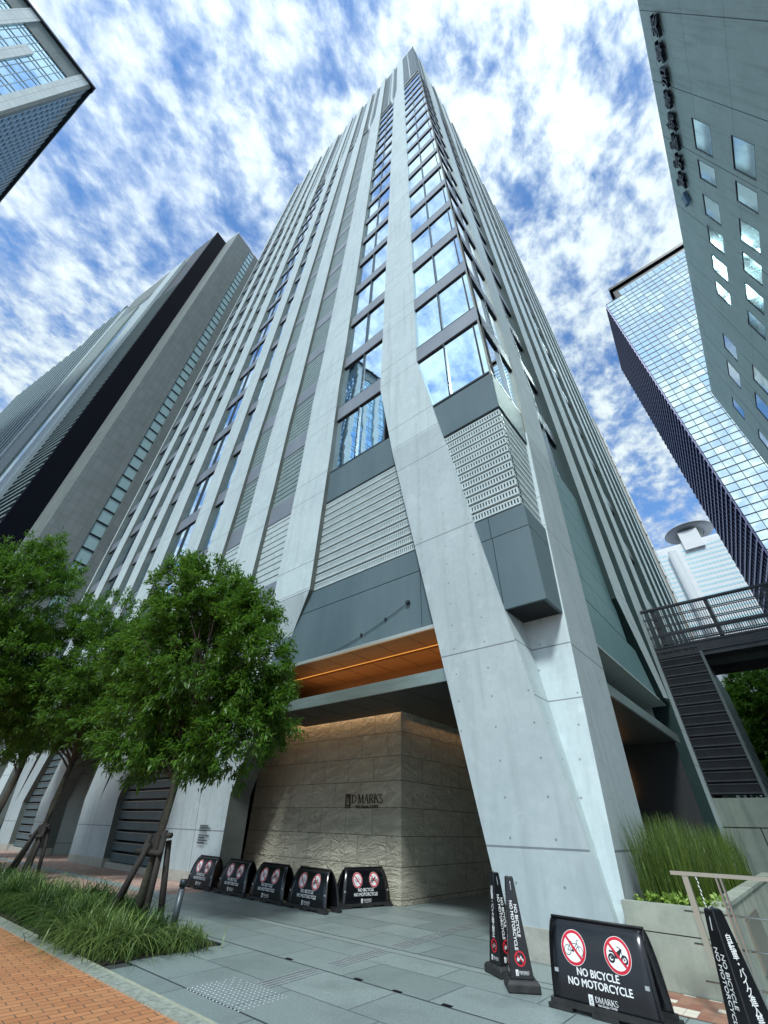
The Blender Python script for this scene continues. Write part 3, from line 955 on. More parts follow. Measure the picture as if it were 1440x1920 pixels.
def ring2(cx, cy, r0, r1, n=36, a0=0, a1=2 * math.pi, k=1):
    vs = []; fs = []
    for j in range(k + 1):
        r = r0 + (r1 - r0) * j / k
        for i in range(n + 1):
            a = a0 + (a1 - a0) * i / n; vs.append((cx + r * math.cos(a), cy + r * math.sin(a)))
    for j in range(k):
        for i in range(n): fs.append((j * (n + 1) + i, j * (n + 1) + i + 1, (j + 1) * (n + 1) + i + 1, (j + 1) * (n + 1) + i))
    return vs, fs


def move2(g, dx, dy, s=1.0, rot=0.0):
    c, n = math.cos(rot) * s, math.sin(rot) * s
    return [(x * c - y * n + dx, x * n + y * c + dy) for x, y in g[0]], g[1]


SERIF = {
    'D': [((.1, 0), (.1, 1), .16), ((0, .02), (.35, .02), .05), ((0, .98), (.35, .98), .05), ('arc', .3, .5, .48, .40, -90, 90, .15)],
    'M': [((.1, 0), (.1, 1), .06), ((.12, 1), (.5, .05), .15), ((.88, 1), (.5, .05), .06), ((.9, 0), (.9, 1), .16), ((0, .02), (.25, .02), .05), ((.75, .02), (1.05, .02), .05), ((-.02, .98), (.2, .98), .05), ((.8, .98), (1.05, .98), .05)],
    'A': [((.08, 0), (.42, 1), .06), ((.42, 1), (.78, 0), .16), ((.2, .35), (.65, .35), .05), ((0, .02), (.22, .02), .05), ((.6, .02), (.95, .02), .05)],
    'R': [((.1, 0), (.1, 1), .16), ((0, .02), (.28, .02), .05), ((0, .98), (.4, .98), .05), ('arc', .3, .73, .26, .26, -90, 90, .12), ((.1, .48), (.35, .48), .05), ((.35, .48), (.72, .02), .15), ((.68, .02), (.85, .02), .05)],
    'K': [((.1, 0), (.1, 1), .16), ((0, .02), (.25, .02), .05), ((0, .98), (.25, .98), .05), ((.15, .42), (.7, .98), .06), ((.33, .6), (.75, .02), .16), ((.6, .98), (.85, .98), .05), ((.62, .02), (.9, .02), .05)],
    'S': [('arc', .3, .74, .22, .24, 40, 270, .12), ('arc', .3, .26, .22, .24, -140, 90, .12), ((.5, .98), (.5, .78), .04), ((.08, .02), (.08, .24), .04)],
}


def serif_text(s, size):
    """serif capitals drawn stroke by stroke, centred"""
    wid = {'D': .85, 'M': 1.12, 'A': .98, 'R': .88, 'K': .92, 'S': .66, ' ': .3}
    tot = sum(wid[c] for c in s); x = -tot / 2; parts = []
    for c in s:
        for st in SERIF.get(c, []):
            if st[0] == 'arc':
                _, cx, cy, rx, ry, a0, a1, w = st
                n = 12; pts = [(cx + rx * math.cos(R(a0 + (a1 - a0) * i / n)), cy + ry * math.sin(R(a0 + (a1 - a0) * i / n))) for i in range(n + 1)]
                for i in range(n): parts.append(seg2(pts[i], pts[i + 1], w * (0.45 + 0.55 * abs(math.sin(math.pi * (i + .5) / n)))))
            else: parts.append(seg2(*st))
            parts[-1] = parts[-1]
        for k in range(len(parts)):
            pass
        done = serif_text.__dict__.setdefault('_', None)
        # shift the strokes of this letter
        new = []
        for g in parts:
            if len(g) == 2: new.append((g[0], g[1], x))
            else: new.append(g)
        parts = new
        x += wid[c]
    vs = []; fs = []
    for g in parts:
        b0 = len(vs)
        vs += [((px + g[2]) * size, (py - .5) * size) for px, py in g[0]]
        fs += [tuple(b0 + i for i in f) for f in g[1]]
    return vs, fs


def logo_mark(size):
    """upright rectangle with a curled strap shape inside: returns background and inner strokes"""
    w = size * 0.62
    bgq = ([(-w / 2, -size / 2), (w / 2, -size / 2), (w / 2, size / 2), (-w / 2, size / 2)], [(0, 1, 2, 3)])
    st = [ring2(-w * .05, 0, w * .22, w * .30, 14, R(-95), R(95)), seg2((-w * .12, -size * .3), (-w * .12, size * .3), w * .08),
          ring2(w * .08, -size * .32, w * .2, w * .26, 10, R(20), R(160)), seg2((-w * .3, -size * .40), (w * .3, -size * .40), w * .05)]
    return bgq, st


def bicycle(s):
    g = [ring2(-.42, -.15, .22, .255, 24), ring2(.42, -.15, .22, .255, 24),
         seg2((-.42, -.15), (-.2, .2), .035), seg2((-.2, .2), (.25, .2), .035), seg2((-.05, -.15), (-.2, .2), .035), seg2((-.05, -.15), (.25, .2), .035),
         seg2((-.42, -.15), (-.05, -.15), .035), seg2((.42, -.15), (.22, .34), .035), seg2((.22, .34), (.36, .38), .035), seg2((-.3, .27), (-.1, .27), .05), seg2((-.2, .2), (-.2, .27), .03), ring2(-.05, -.15, .02, .07, 10)]
    return [move2(x, 0, 0, s) for x in g]


def motorcycle(s):
    body = ([(-.30, .10), (-.02, .16), (.1, .24), (.2, .30), (.28, .2), (.18, .02), (.1, -.15), (-.18, -.15), (-.22, 0)], [(0, 1, 2, 3, 4, 5, 6, 7, 8)])
    g = [ring2(-.42, -.17, .12, .23, 24), ring2(.44, -.17, .12, .23, 24), ring2(-.42, -.17, 0, .05, 10), ring2(.44, -.17, 0, .05, 10), body,
         seg2((-.55, .16), (-.1, .14), .09), seg2((.44, -.17), (.2, .36), .05), seg2((.2, .36), (.02, .42), .045), seg2((-.42, -.17), (0, -.1), .06), ring2(.27, .27, 0, .07, 12), seg2((-.2, -.14), (-.5, -.08), .045)]
    return [move2(x, 0, 0, s) for x in g]


class Decal:
    """flat graphics mapped on a surface P(u, v, lift)"""

    def __init__(self, P): self.P = P; self.b = MB()

    def add(self, g, dx, dy, lift, mi, s=1.0, rot=0.0):
        vs, fs = move2(g, dx, dy, s, rot)
        self.b.add([self.P(x, y, lift) for x, y in vs], fs, mi)

    def text(self, g, dx, dy, lift, mi, w=0.002, s=1.0, rot=0.0):
        for k, (ox, oy) in enumerate(((0, 0), (w, 0), (-w, 0), (0, w * .7), (0, -w * .7))):
            self.add(g, dx + ox, dy + oy, lift + k * 0.00012, mi, s, rot)

    def build(self, name, mats, parent): return self.b.build(name, mats, parent, fix=False)


def prohibition(D, cx, cy, r, kind, white, red, black, lift=0.002, inv=False):
    D.add(ring2(0, 0, 0.001, r, 40, k=3), cx, cy, lift, white)
    D.add(ring2(0, 0, r * .80, r * .97, 40), cx, cy, lift + .0012, red)
    art = bicycle(r * 1.15) if kind == 'b' else motorcycle(r * 1.1)
    for g in art: D.add(g, cx, cy, lift + .0012, black)
    D.add(seg2((-r * .62, r * .62), (r * .62, -r * .62), r * .16), cx, cy, lift + .0024, red)


M['sign_black'] = mat('gloss_black_plastic', (0.004, 0.004, 0.006), 0.2, spec=0.7, col2=(0.007, 0.007, 0.010), nscale=5)
M['sign_white'] = mat('white_print', (0.8, 0.8, 0.8), 0.35)
M['sign_red'] = mat('red_print', (0.58, 0.012, 0.03), 0.3)
M['sign_ink'] = mat('black_print', (0.01, 0.01, 0.014), 0.3)
M['rubber'] = mat('black_rubber', (0.014, 0.014, 0.015), 0.65, col2=(0.03, 0.03, 0.03), nscale=9, bump=0.2)
M['bronze'] = mat('bronze_letter', (0.06, 0.038, 0.018), 0.4, metal=0.6)

# name letters on the stone wall (parts of the wall)
def wall_sign():
    y = -0.025
    D = Decal(lambda u, v, l: (u, y - l, v))
    bgq, st = logo_mark(0.34)
    D.add(bgq, -1.98, 2.08, 0.0, 0)
    for g in st: D.add(g, -1.98, 2.08, 0.006, 1)
    D.add(serif_text('D MARKS', 0.21), -1.22, 2.13, 0, 0)
    D.add(text_mesh('Nishi Shinjuku TOWER', 0.115, 0.0, 0.78), -1.22, 1.94, 0, 0)
    o = D.build('name_letters', [M['bronze'], M['stone']], ent)
    sol = o.modifiers.new('thick', 'SOLIDIFY'); sol.thickness = 0.008; sol.offset = 0


wall_sign()

# ------------------------------------------------------------------ barricades
def make_barricade(wide=0.68, taper=0.125):
    t = thing('barricade', 'x', 'barricade', (0, 0, 0), 'black no-parking boards around the entrance')
    H = 0.72
    prof = [(-0.20, 0.05), (-0.188, 0.2), (-0.170, 0.34), (-0.145, 0.46), (-0.112, 0.56), (-0.065, 0.65), (0.0, 0.70)]

    def hw(z):
        return wide - 0.02 * z - taper * max(0.0, z / 0.7) ** 2.0

    def pf(z):
        for i in range(len(prof) - 1):
            (y0, z0), (y1, z1) = prof[i], prof[i + 1]
            if z <= z1 or i == len(prof) - 2:
                k = (z - z0) / (z1 - z0); return y0 + (y1 - y0) * k

    for side, nm in ((1, 'front_panel'), (-1, 'back_panel')):
        b = MB(); n = 10; m = 14
        vs = []
        for j in range(m + 1):
            z = 0.05 + 0.65 * j / m
            for i in range(n + 1):
                vs.append(((-1 + 2 * i / n) * hw(z), side * pf(z), z))
        b.add(vs, [(j * (n + 1) + i, j * (n + 1) + i + 1, (j + 1) * (n + 1) + i + 1, (j + 1) * (n + 1) + i) for j in range(m) for i in range(n)])
        o = b.build(nm, M['sign_black'], t, smooth=True, fix=False)
        sol = o.modifiers.new('thick', 'SOLIDIFY'); sol.thickness = 0.012; sol.offset = -1 if side > 0 else 1
    # end rims, top bead and feet
    b = MB()
    for sx in (-1, 1):
        for side in (-1, 1):
            b.tube([(sx * (hw(0.05 + .65 * j / 12) - 0.006), side * (pf(0.05 + .65 * j / 12) + .008), 0.05 + .65 * j / 12) for j in range(13)], 0.008, 6)
    b.tube([(-hw(.7), 0, .70), (hw(.7), 0, .70)], 0.012, 6)
    b.build('rim', M['rubber'], t, smooth=True)
    for side in (-1, 1):
        b = MB(); b.box(-wide - 0.02, wide + 0.02, side * 0.20 - 0.035, side * 0.20 + 0.035, 0.03, 0.075)
        for sx in (-wide + 0.08, 0.0, wide - 0.08): b.box(sx - 0.13, sx + 0.13, side * 0.20 - 0.05, side * 0.20 + 0.05, 0, 0.035)
        b.build('foot', M['rubber'], t)
    for sx in (-1, 1):
        b = MB(); b.box(sx * (wide - 0.08) - 0.02, sx * (wide - 0.08) + 0.02, -0.192, -0.175, 0.27, 0.30)
        b.build('latch', M['stud'], t)
    for side in (-1,):
        def P(u, v, l):
            y = side * 0 + pf(v); e = 0.01
            dy = (pf(v + e) - pf(v - e)); dz = 2 * e; ln = math.hypot(dy, dz)
            return (u, y - l * dz / ln, v + l * dy / ln)
        D = Decal(P)
        prohibition(D, -0.245, 0.475, 0.138, 'b', 0, 1, 2)
        D.build('bicycle_ban_sign', [M['sign_white'], M['sign_red'], M['sign_ink']], t)
        D = Decal(P)
        prohibition(D, 0.225, 0.475, 0.138, 'm', 0, 1, 2)
        D.build('motorcycle_ban_sign', [M['sign_white'], M['sign_red'], M['sign_ink']], t)
        D = Decal(P)
        D.text(text_mesh('NO BICYCLE', 0.082, 0, 0.95), -0.02, 0.30, 0.003, 0)
        D.text(text_mesh('NO MOTORCYCLE', 0.082, 0, 0.95), -0.02, 0.222, 0.003, 0)
        D.build('sign_text', [M['sign_white'], M['sign_red'], M['sign_ink']], t)
        D = Decal(P)
        bgq, st = logo_mark(0.075)
        D.add(bgq, -0.13, 0.115, 0.003, 0)
        for g in st: D.add(g, -0.13, 0.115, 0.004, 2)
        D.add(serif_text('DMARKS', 0.042), 0.03, 0.127, 0.003, 0)
        D.add(text_mesh('Nishi Shinjuku TOWER', 0.022, 0.0003, 0.9), 0.03, 0.090, 0.003, 0)
        D.build('printed_sign', [M['sign_white'], M['sign_red'], M['sign_ink']], t)
    return t


def copy_tree(o, parent=None):
    c = o.copy(); C.objects.link(c)
    if parent is not None: c.parent = parent
    for ch in list(o.children): copy_tree(ch, c)
    return c


bar_near = make_barricade(0.545, 0.015)
bar0 = make_barricade()
BL = [(-2.34, 6.60, R(-2), 'large black board with two ban signs, nearest the viewer beside the slanting column'),
      (-14.0, 8.78, R(-2), 'black ban board with a bright top edge, against the column left of the dark doorway'),
      (-12.38, 8.76, R(-2), 'black ban board standing across the dark doorway gap'),
      (-10.85, 8.73, R(-1), 'black ban board between the dark doorway and the bronze wall letters'),
      (-9.35, 8.71, R(-2), 'black ban board in front of the stone wall, second from its corner'),
      (-8.95, 9.95, R(74), 'black ban board turned aside by the stone wall corner, below the bronze letters')]
for i, (x, y, r, lb) in enumerate(BL):
    o = bar_near if i == 0 else bar0 if i == 1 else copy_tree(bar0)
    o.location = (x, y, 0); o.rotation_euler = (0, 0, r); o['label'] = lb


# ------------------------------------------------------------------ sign cones (square tapered posts)
def make_cone():
    t = thing('sign_cone', 'x', 'sign cone', (0, 0, 0), 'square black sign cones')
    h0, h1, zb, zt = 0.135, 0.05, 0.10, 1.0
    b = MB()
    vs = []
    for (h, z) in ((h0, zb), (h1, zt), (h1 * .8, zt + .015)):
        vs += [(-h, -h, z), (h, -h, z), (h, h, z), (-h, h, z)]
    fs = [(3, 2, 1, 0), (8, 9, 10, 11)]
    for l in range(2): fs += [(l * 4 + i, l * 4 + (i + 1) % 4, l * 4 + 4 + (i + 1) % 4, l * 4 + 4 + i) for i in range(4)]
    b.add(vs, fs)
    o = b.build('cone_body', M['sign_black'], t)
    bv = o.modifiers.new('bevel', 'BEVEL'); bv.width = 0.008; bv.segments = 2
    b = MB(); s = 0.19
    vs = [(-s, -s, 0), (s, -s, 0), (s, s, 0), (-s, s, 0), (-s, -s, .07), (s, -s, .07), (s, s, .07), (-s, s, .07), (-s + .025, -s + .025, .1), (s - .025, -s + .025, .1), (s - .025, s - .025, .1), (-s + .025, s - .025, .1)]
    b.add(vs, [(3, 2, 1, 0), (8, 9, 10, 11)] + [(l * 4 + i, l * 4 + (i + 1) % 4, l * 4 + 4 + (i + 1) % 4, l * 4 + 4 + i) for l in range(2) for i in range(4)])
    o = b.build('cone_base', M['rubber'], t)
    bv = o.modifiers.new('bevel', 'BEVEL'); bv.width = 0.01; bv.segments = 2
    for q in range(4):
        rot = Matrix.Rotation(q * math.pi / 2, 3, 'Z')

        def P(u, v, l):
            k = (v - zb) / (zt - zb); h = h0 + (h1 - h0) * k
            return tuple(rot @ Vector((u, -h - l - 0.001, v)))
        D = Decal(P)
        D.add(ring2(0, 0, .052, .066, 30), 0, .27, .001, 1)
        art = bicycle(.062) if q % 2 else motorcycle(.06)
        for g in art: D.add(g, 0, .27, .001, 0)
        D.add(seg2((-.043, .043), (.043, -.043), .011), 0, .27, .002, 1)
        bgq, st = logo_mark(0.05)
        D.add(bgq, -.055, .155, .001, 0)
        for g in st: D.add(g, -.055, .155, .002, 2)
        D.add(serif_text('DMARKS', 0.022), .03, .160, .001, 0)
        D.add(text_mesh('Nishi Shinjuku TOWER', 0.011, 0.0, 0.9), .03, .142, .001, 0)
        if q % 2 == 0:
            D.text(text_mesh('NO BICYCLE', 0.052, 0, 1.0), .024, .60, .001, 0, .0013, 1.0, R(-90))
            D.text(text_mesh('NO MOTORCYCLE', 0.052, 0, 1.0), -.028, .56, .001, 0, .0013, 1.0, R(-90))
        else:
            js = '自転車・バイク進入禁止'
            for i, ch in enumerate(js):
                D.text(text_mesh(ch, 0.056 + 0.0006 * i, 0, 1.0), 0, .84 - i * 0.047, .001, 0, .0012)
        D.build('printed_sign', [M['sign_white'], M['sign_red'], M['sign_ink']], t)
    b = MB(); b.add([(-.012, -.052, .9), (.012, -.052, .9), (.009, -.047, .955), (-.009, -.047, .955)], [(0, 1, 2, 3)])
    b.tube([(0, -.07, .88), (0, -.056, .95), (.0, -.03, 1.02), (0, 0, 1.03), (0, .03, 1.015)], 0.004, 6)
    b.build('chain_hook', M['stud'], t)
    return t


cone0 = make_cone()
for i, (x, y, r, lb) in enumerate([
        (-3.42, 6.74, R(35), 'black tapering sign cone, front one of the pair by the slanting column'),
        (-3.86, 7.16, R(62), 'black tapering sign cone half hidden behind its twin at the column foot'),
        (-0.93, 5.52, R(-40), 'black tapering sign cone before the steel handrail and planter')]):
    o = cone0 if i == 0 else copy_tree(cone0)
    o.location = (x, y, 0); o.rotation_euler = (0, 0, r); o['label'] = lb

# plastic chain hanging from the near right cone's top
# ------------------------------------------------------------------ bollard
t = thing('bollard', 'dark grey round steel bollard at the end of the planting bed', 'bollard', (-8.57, 4.97, 0))
b = MB(); b.tube([(0, 0, 0), (0, 0, .60)], .052, 20); b.build('post', mat('bollard_paint', (0.07, 0.085, 0.095), 0.4, metal=0.4), t, smooth=True)
b = MB(); b.tube([(0, 0, .60), (0, 0, .625)], .042, 20); b.tube([(0, 0, .625), (0, 0, .71), (0, 0, .72)], [.058, .058, .045], 20); b.build('cap', M['frame'], t, smooth=True)

# ------------------------------------------------------------------ planter, railing
t = thing('planter', 'raw concrete planter full of tall reeds beside the tower corner', 'planter', (-1.8, 8.0, 0))
b = MB()
b.box(-0.62, 0.6, 0, 0.16, 0, 0.50, 0); b.box(-0.62, 0.6, 0.0, 0.17, 0.512, 0.78, 0)
b.box(0.44, 0.6, 0.17, 8.0, 0, 0.80, 0)
for i in range(6): b.box(0.42, 0.62, 0.2 + i * 1.3, 0.2 + i * 1.3 + 1.29, 0.8, 0.84, 0)
b.build('planter_wall', M['planterc'] if 'planterc' in M else concrete('planter_concrete', (0.26, 0.29, 0.24), (0.46, 0.48, 0.41), joints=(5.0, 2.2), second=0, streak=1.0), t)
b = MB(); b.box(-0.6, 0.44, 0.16, 8.0, 0.0, 0.70); b.build('planter_soil', M['soil'], t)
b = MB(); b.box(0.6, 0.62, 1.1, 2.6, 0.1, 0.62); b.box(0.62, 0.63, 1.14, 2.56, 0.13, 0.59)
b.build('access_panel', mat('tan_metal_panel', (0.30, 0.27, 0.22), 0.4, metal=0.5), t)

M['steel'] = mat('stainless_steel', (0.62, 0.60, 0.55), 0.22, metal=1.0)
M['steel_t'] = mat('warm_handrail', (0.62, 0.58, 0.48), 0.3, metal=0.8)
t = thing('handrail', 'stainless steel handrail with thin cross bars in front of the planter', 'handrail', (-1.05, 7.2, 0))
b = MB(); b.box(-0.47, 1.6, -0.035, 0.035, 1.13, 1.165)
b.build('top_rail', M['steel_t'], t)
for x in (0.0, 1.2):
    b = MB(); b.box(x - 0.03, x - 0.012, -0.03, 0.03, 0, 1.13); b.box(x + 0.012, x + 0.03, -0.03, 0.03, 0, 1.129)
    b.build('post', M['steel'], t)
b = MB()
for z in (0.28, 0.56, 0.82): b.tube([(-0.45, 0, z), (1.6, 0, z)], 0.009, 8)
b.build('cross_bar', M['steel'], t, smooth=True)
b = MB(); b.box(-0.36, -0.30, -0.025, 0.025, 0.4, 1.13); b.build('end_bracket', M['steel_t'], t)
b = MB()
for i in range(20):
    z = 1.125 - i * 0.034
    b.tube([(-0.22 + (i % 2) * 0.006, -0.03, z), (-0.214 + (i % 2) * 0.006, -0.03, z - 0.026)], 0.006, 5)
b.build('hanging_chain', M['sign_white'], t)


# ------------------------------------------------------------------ bridge and stair tower on the right
M['bridge'] = mat('dark_bronze_metal', (0.035, 0.038, 0.045), 0.45, metal=0.5, col2=(0.05, 0.055, 0.06), nscale=3)
M['bridge_l'] = mat('grey_beam_metal', (0.10, 0.12, 0.12), 0.45, metal=0.5)
t = thing('footbridge', 'dark metal footbridge with slatted railings high on the right', 'footbridge', (-2.5, 21.6, 0))
BX1 = 14.0
def slat_rail(b, x0, x1, y, z0, z1, pitch=0.085, w=0.028):
    x = x0
    while x < x1:
        b.box(x, x + w, y - 0.012, y + 0.012, z0, z1); x += pitch


def rail_side(y, z0=8.15, z1=9.78):
    b = MB()
    n = 4; ph = (z1 - z0) / n
    for i in range(n):
        za = z0 + i * ph
        slat_rail(b, 0, BX1, y, za + 0.05, za + ph - 0.05)
        b.box(0, BX1, y - 0.02, y + 0.02, za + ph - 0.05, za + ph - 0.015)
        b.box(0, BX1, y - 0.02, y + 0.02, za + 0.015, za + 0.05)
    b.box(0, BX1, y - 0.05, y + 0.05, z1, z1 + 0.08)
    b.build('railing', M['bridge'], t)
    b = MB()
    for x in (0.45, 2.55, 4.65, 6.75, 8.85): b.box(x, x + 0.16, y - 0.06 + 0.1, y + 0.06 + 0.1, z0 - 0.3, z1 + 0.02)
    b.build('railing_post', M['bridge'], t)


rail_side(0.0); rail_side(3.6)
b = MB(); b.box(0, BX1, 0.03, 3.55, 7.75, 8.0); b.box(0, BX1, 0.04, 0.14, 7.5, 8.14); b.box(0, BX1, 3.45, 3.57, 7.5, 8.14)
b.build('deck', M['bridge'], t)
b = MB()
slat_rail(b, 0, BX1, 0.0, 7.72, 8.05); b.box(0, BX1, -0.02, 0.02, 8.05, 8.1); b.box(0, BX1, -0.02, 0.02, 7.67, 7.72)
b.build('edge_slats', M['bridge'], t)
b = MB()
for x in (3.9, 6.6, 9.3): b.box(x, x + 0.25, 0.15, 3.44, 7.45, 7.749)
b.box(0.0, BX1, 1.7, 1.9, 7.5, 7.748)
b.build('beam', M['bridge_l'], t)
t = thing('stair_tower', 'slatted dark metal stair tower below the footbridge on a concrete base', 'stair tower', (-2.5, 21.6, 0))
b = MB()
z = 2.72
while z < 7.6:
    slat_rail(b, 0.0, 1.62, 0.0, z + 0.05, z + 0.27, 0.05, 0.02)
    b.box(0, 1.62, -0.03, 0.03, z, z + 0.05); b.box(0, 1.62, -0.03, 0.03, z + 0.27, z + 0.31)
    z += 0.375
b.build('slat_screen', M['bridge'], t)
b = MB(); b.box(0.02, 1.6, 0.3, 0.36, 2.7, 7.5); b.build('inner_wall', M['black'], t)
b = MB(); b.box(1.62, 1.72, -0.05, 0.1, 2.6, 7.66)
b.box(1.62, 1.66, 0.1, 8.5, 2.6, 7.5)
z = 2.8
while z < 7.4:
    b.box(1.66, 1.70, 0.1, 8.5, z, z + 0.30); z += 0.375
b.build('side_slats', M['bridge_l'], t)
b = MB(); b.box(0.0, 1.75, -0.08, 8.4, 1.78, 2.6); b.box(0.02, 1.1, -0.05, 8.4, 0, 1.76); b.box(1.13, 3.2, -0.05, 8.4, 0, 1.76)
b.build('concrete_base', concrete('old_concrete', (0.15, 0.18, 0.15), (0.22, 0.25, 0.21), holes=False, joints=(9, 8.2), second=0, streak=1.0), t)

# far annex just beyond the tower on the right
t = thing('annex_block', 'narrow tan block with a white lattice edge behind the tower on the right', 'building', (-2.3, 56, 0))
b = MB(); b.box(-10, -0.05, 0, 3.0, 0, 57); b.build('wall', mat('tan_wall', (0.36, 0.33, 0.29), 0.7), t)
b = MB()
for i in range(22):
    b.box(0.02, 0.1, 0.2, 3.4, 8 + i * 2.1, 9.75 + i * 2.1)
b.build('white_panels', mat('white_panel', (0.75, 0.78, 0.78), 0.5), t)
b = MB(); b.box(-0.05, 0.05, 3.0, 3.6, 0, 55); b.build('edge_fin', M['reveal'], t)

# ------------------------------------------------------------------ concrete building on the right, with the sign
O1 = Vector((9.25, 8.17)); E1 = Vector((8.43, 38.28)); dv = (E1 - O1).normalized(); nv = Vector((dv.y, -dv.x))   # nv points away from camera (+x)
def FC(u, d, z):
    p = O1 + dv * u + nv * d
    return (p.x, p.y, z)


t = thing('concrete_office', 'grey-green concrete office block with square windows, top right', 'building')
M['offc'] = concrete('office_concrete', (0.40, 0.48, 0.45), (0.48, 0.56, 0.53), holes=False, joints=(3.95, 2.85), second=0, streak=0.8)
M['offw'] = glass('office_glass', (0.52, 0.64, 0.63), 0.01, 0.06)
ct = [(8.6, 3)]
cols = [(5.0, 1.0), ]
# windows: (u0, u1) rows measured, storeys below the top one
us = [(4.75, 6.6), (6.85, 8.2), (8.8, 10.4), (10.75, 12.3), (12.8, 14.3), (14.8, 16.2), (19.4, 21.2), (22.2, 24.2), (26.5, 28.0)]
us2 = []
zr = [31.0, 26.9, 22.8, 18.7, 14.6, 10.5, 6.4]
WIN = []
for (u0, u1) in us:
    for k, zt in enumerate(zr):
        hgt = 2.05 if k < 5 else 1.6
        WIN.append((u0, u1 - 0.25, zt - hgt, zt))
b = MB()
b.prism(lambda u, d, z: FC(u, d, z), [(-6, 0), (30.2, 0), (30.2, 35.6), (-6, 35.6)], 0.1, 22)
# front skin with real openings: rows of piers and bands
us_s = sorted(us)
edges = [-6] + [e for q in us_s for e in (q[0], q[1] - 0.25)] + [30.2]
b.fbox(FC, -6, 30.2, 0, 0.09, zr[0], 35.6)
for k, zt in enumerate(zr):
    hgt = 2.05 if k < 5 else 1.6
    zlow = zr[k + 1] if k + 1 < len(zr) else 0
    b.fbox(FC, -6, 30.2, 0, 0.09, zlow, zt - hgt)
    for i in range(0, len(edges), 2):
        b.fbox(FC, edges[i], edges[i + 1], 0, 0.09, zt - hgt, zt)
b.build('wall', M['offc'], t)
b = MB()
for u in (0.4, 3.6, 6.6, 11.0, 17.5, 22, 25.5):
    b.fbox(FC, u, u + 0.03, -0.006, 0, 0, 35.6)
b.build('panel_joint', M['frame'], t)
WIN.sort(key=lambda w: (Vector(FC((w[0] + w[1]) / 2, 0, w[3])) - Vector((0, 0, 1.5))).length)
vis = [w for w in WIN if w[0] > 2.5]
for (u0, u1, z0, z1) in vis:
    fr = MB(); d = 0.0
    fr.fbox(FC, u0, u1, d, d + .09, z0, z0 + .05); fr.fbox(FC, u0, u1, d, d + .09, z1 - .05, z1)
    fr.fbox(FC, u0, u0 + .04, d, d + .09, z0 + .05, z1 - .05); fr.fbox(FC, u1 - .04, u1, d, d + .09, z0 + .05, z1 - .05)
    f = fr.build('window', M['frame'], t)
    pn = MB(); e = random.uniform(-.004, .004)
    pn.add([FC(u0 + .04, d + .03 + e, z0 + .05), FC(u1 - .04, d + .03 - e, z0 + .05), FC(u1 - .04, d + .03 - e, z1 - .05), FC(u0 + .04, d + .03 + e, z1 - .05)], [(0, 1, 2, 3)])
    pn.build('pane', M['offw'], f, fix=False)
# sign characters along the parapet, readable from the street (right to left along +u in the photo's top-down order)
CH = '東京医院等加算英'
LZ = 33.1
sgn = MB()
upos = [8.55 - 1.1 * i for i in range(8)]
SX = -1
def sign_char(ch, uc, zc, size, dep=0.16):
    g = text_mesh(ch, size, 0.008 * size)
    D = MB()
    # facing -x: the reader's right is -u
    vs = [FC(uc - x, -0.22, zc + y) for x, y in g[0]]
    vs2 = [FC(uc - x, -0.22 + dep, zc + y) for x, y in g[0]]
    n = len(vs)
    # outline edges
    cnt = {}
    for f in g[1]:
        for i in range(len(f)):
            a, c = f[i], f[(i + 1) % len(f)]
            cnt[(min(a, c), max(a, c))] = cnt.get((min(a, c), max(a, c)), 0) + 1
    sd = [(a, c, c + n, a + n) for (a, c), k in cnt.items() if k == 1]
    D.add(vs + vs2, list(g[1]) + [tuple(n + i for i in f) for f in g[1]] + sd)
    return D


M['signblue'] = mat('navy_sign_metal', (0.012, 0.015, 0.03), 0.3, metal=0.3)
M['signlogo'] = mat('blue_sign_face', (0.10, 0.19, 0.30), 0.4)
for ch, uc in zip(CH, upos):
    sign_char(ch, uc + 0.0, LZ, 0.95).build('sign_letter', M['signblue'], t, fix=False)
for i, ch in enumerate('学校法人'):
    sign_char(ch, 8.9 - i * 1.12, LZ + 0.68, 0.42, 0.12).build('sign_letter', M['signblue'], t, fix=False)
b = MB()
pts = []
for i in range(12):
    a = 2 * math.pi * i / 12; r = 0.5 if i % 3 == 0 else 0.3
    pts.append((9.75 - r * math.cos(a), LZ + r * math.sin(a)))
b.prism(FC, pts, -0.25, -0.05, 0)
b.build('sign_emblem', [M['signlogo']], t)

# ------------------------------------------------------------------ mirror grid tower
t = thing('mirror_tower', 'tall mirror-glass tower with a dark window grid, behind the concrete office', 'building')
def FG(u, d, z): return (13.72 + u, 100 + d, z)
far = hitv = Vector((10.93 - 13.72, 29.3))
sd = far.normalized()
def FS(u, d, z):
    p = Vector((13.72, 100)) + sd * u + Vector((sd.y, -sd.x)) * d
    return (p.x, p.y, z)


GH, GW = 148.0, 46.0
M['mirror'] = glass('mirror_glass', (0.84, 0.98, 0.94), 0.03, 0.02, 0.15)
M['grid'] = mat('grid_mullion', (0.02, 0.03, 0.045), 0.4, metal=0.3)
M['navy'] = glass('navy_glass', (0.045, 0.05, 0.20), 0.02, 0.12)
M['lilac'] = mat('lilac_ledge', (0.07, 0.075, 0.17), 0.4, metal=0.3)
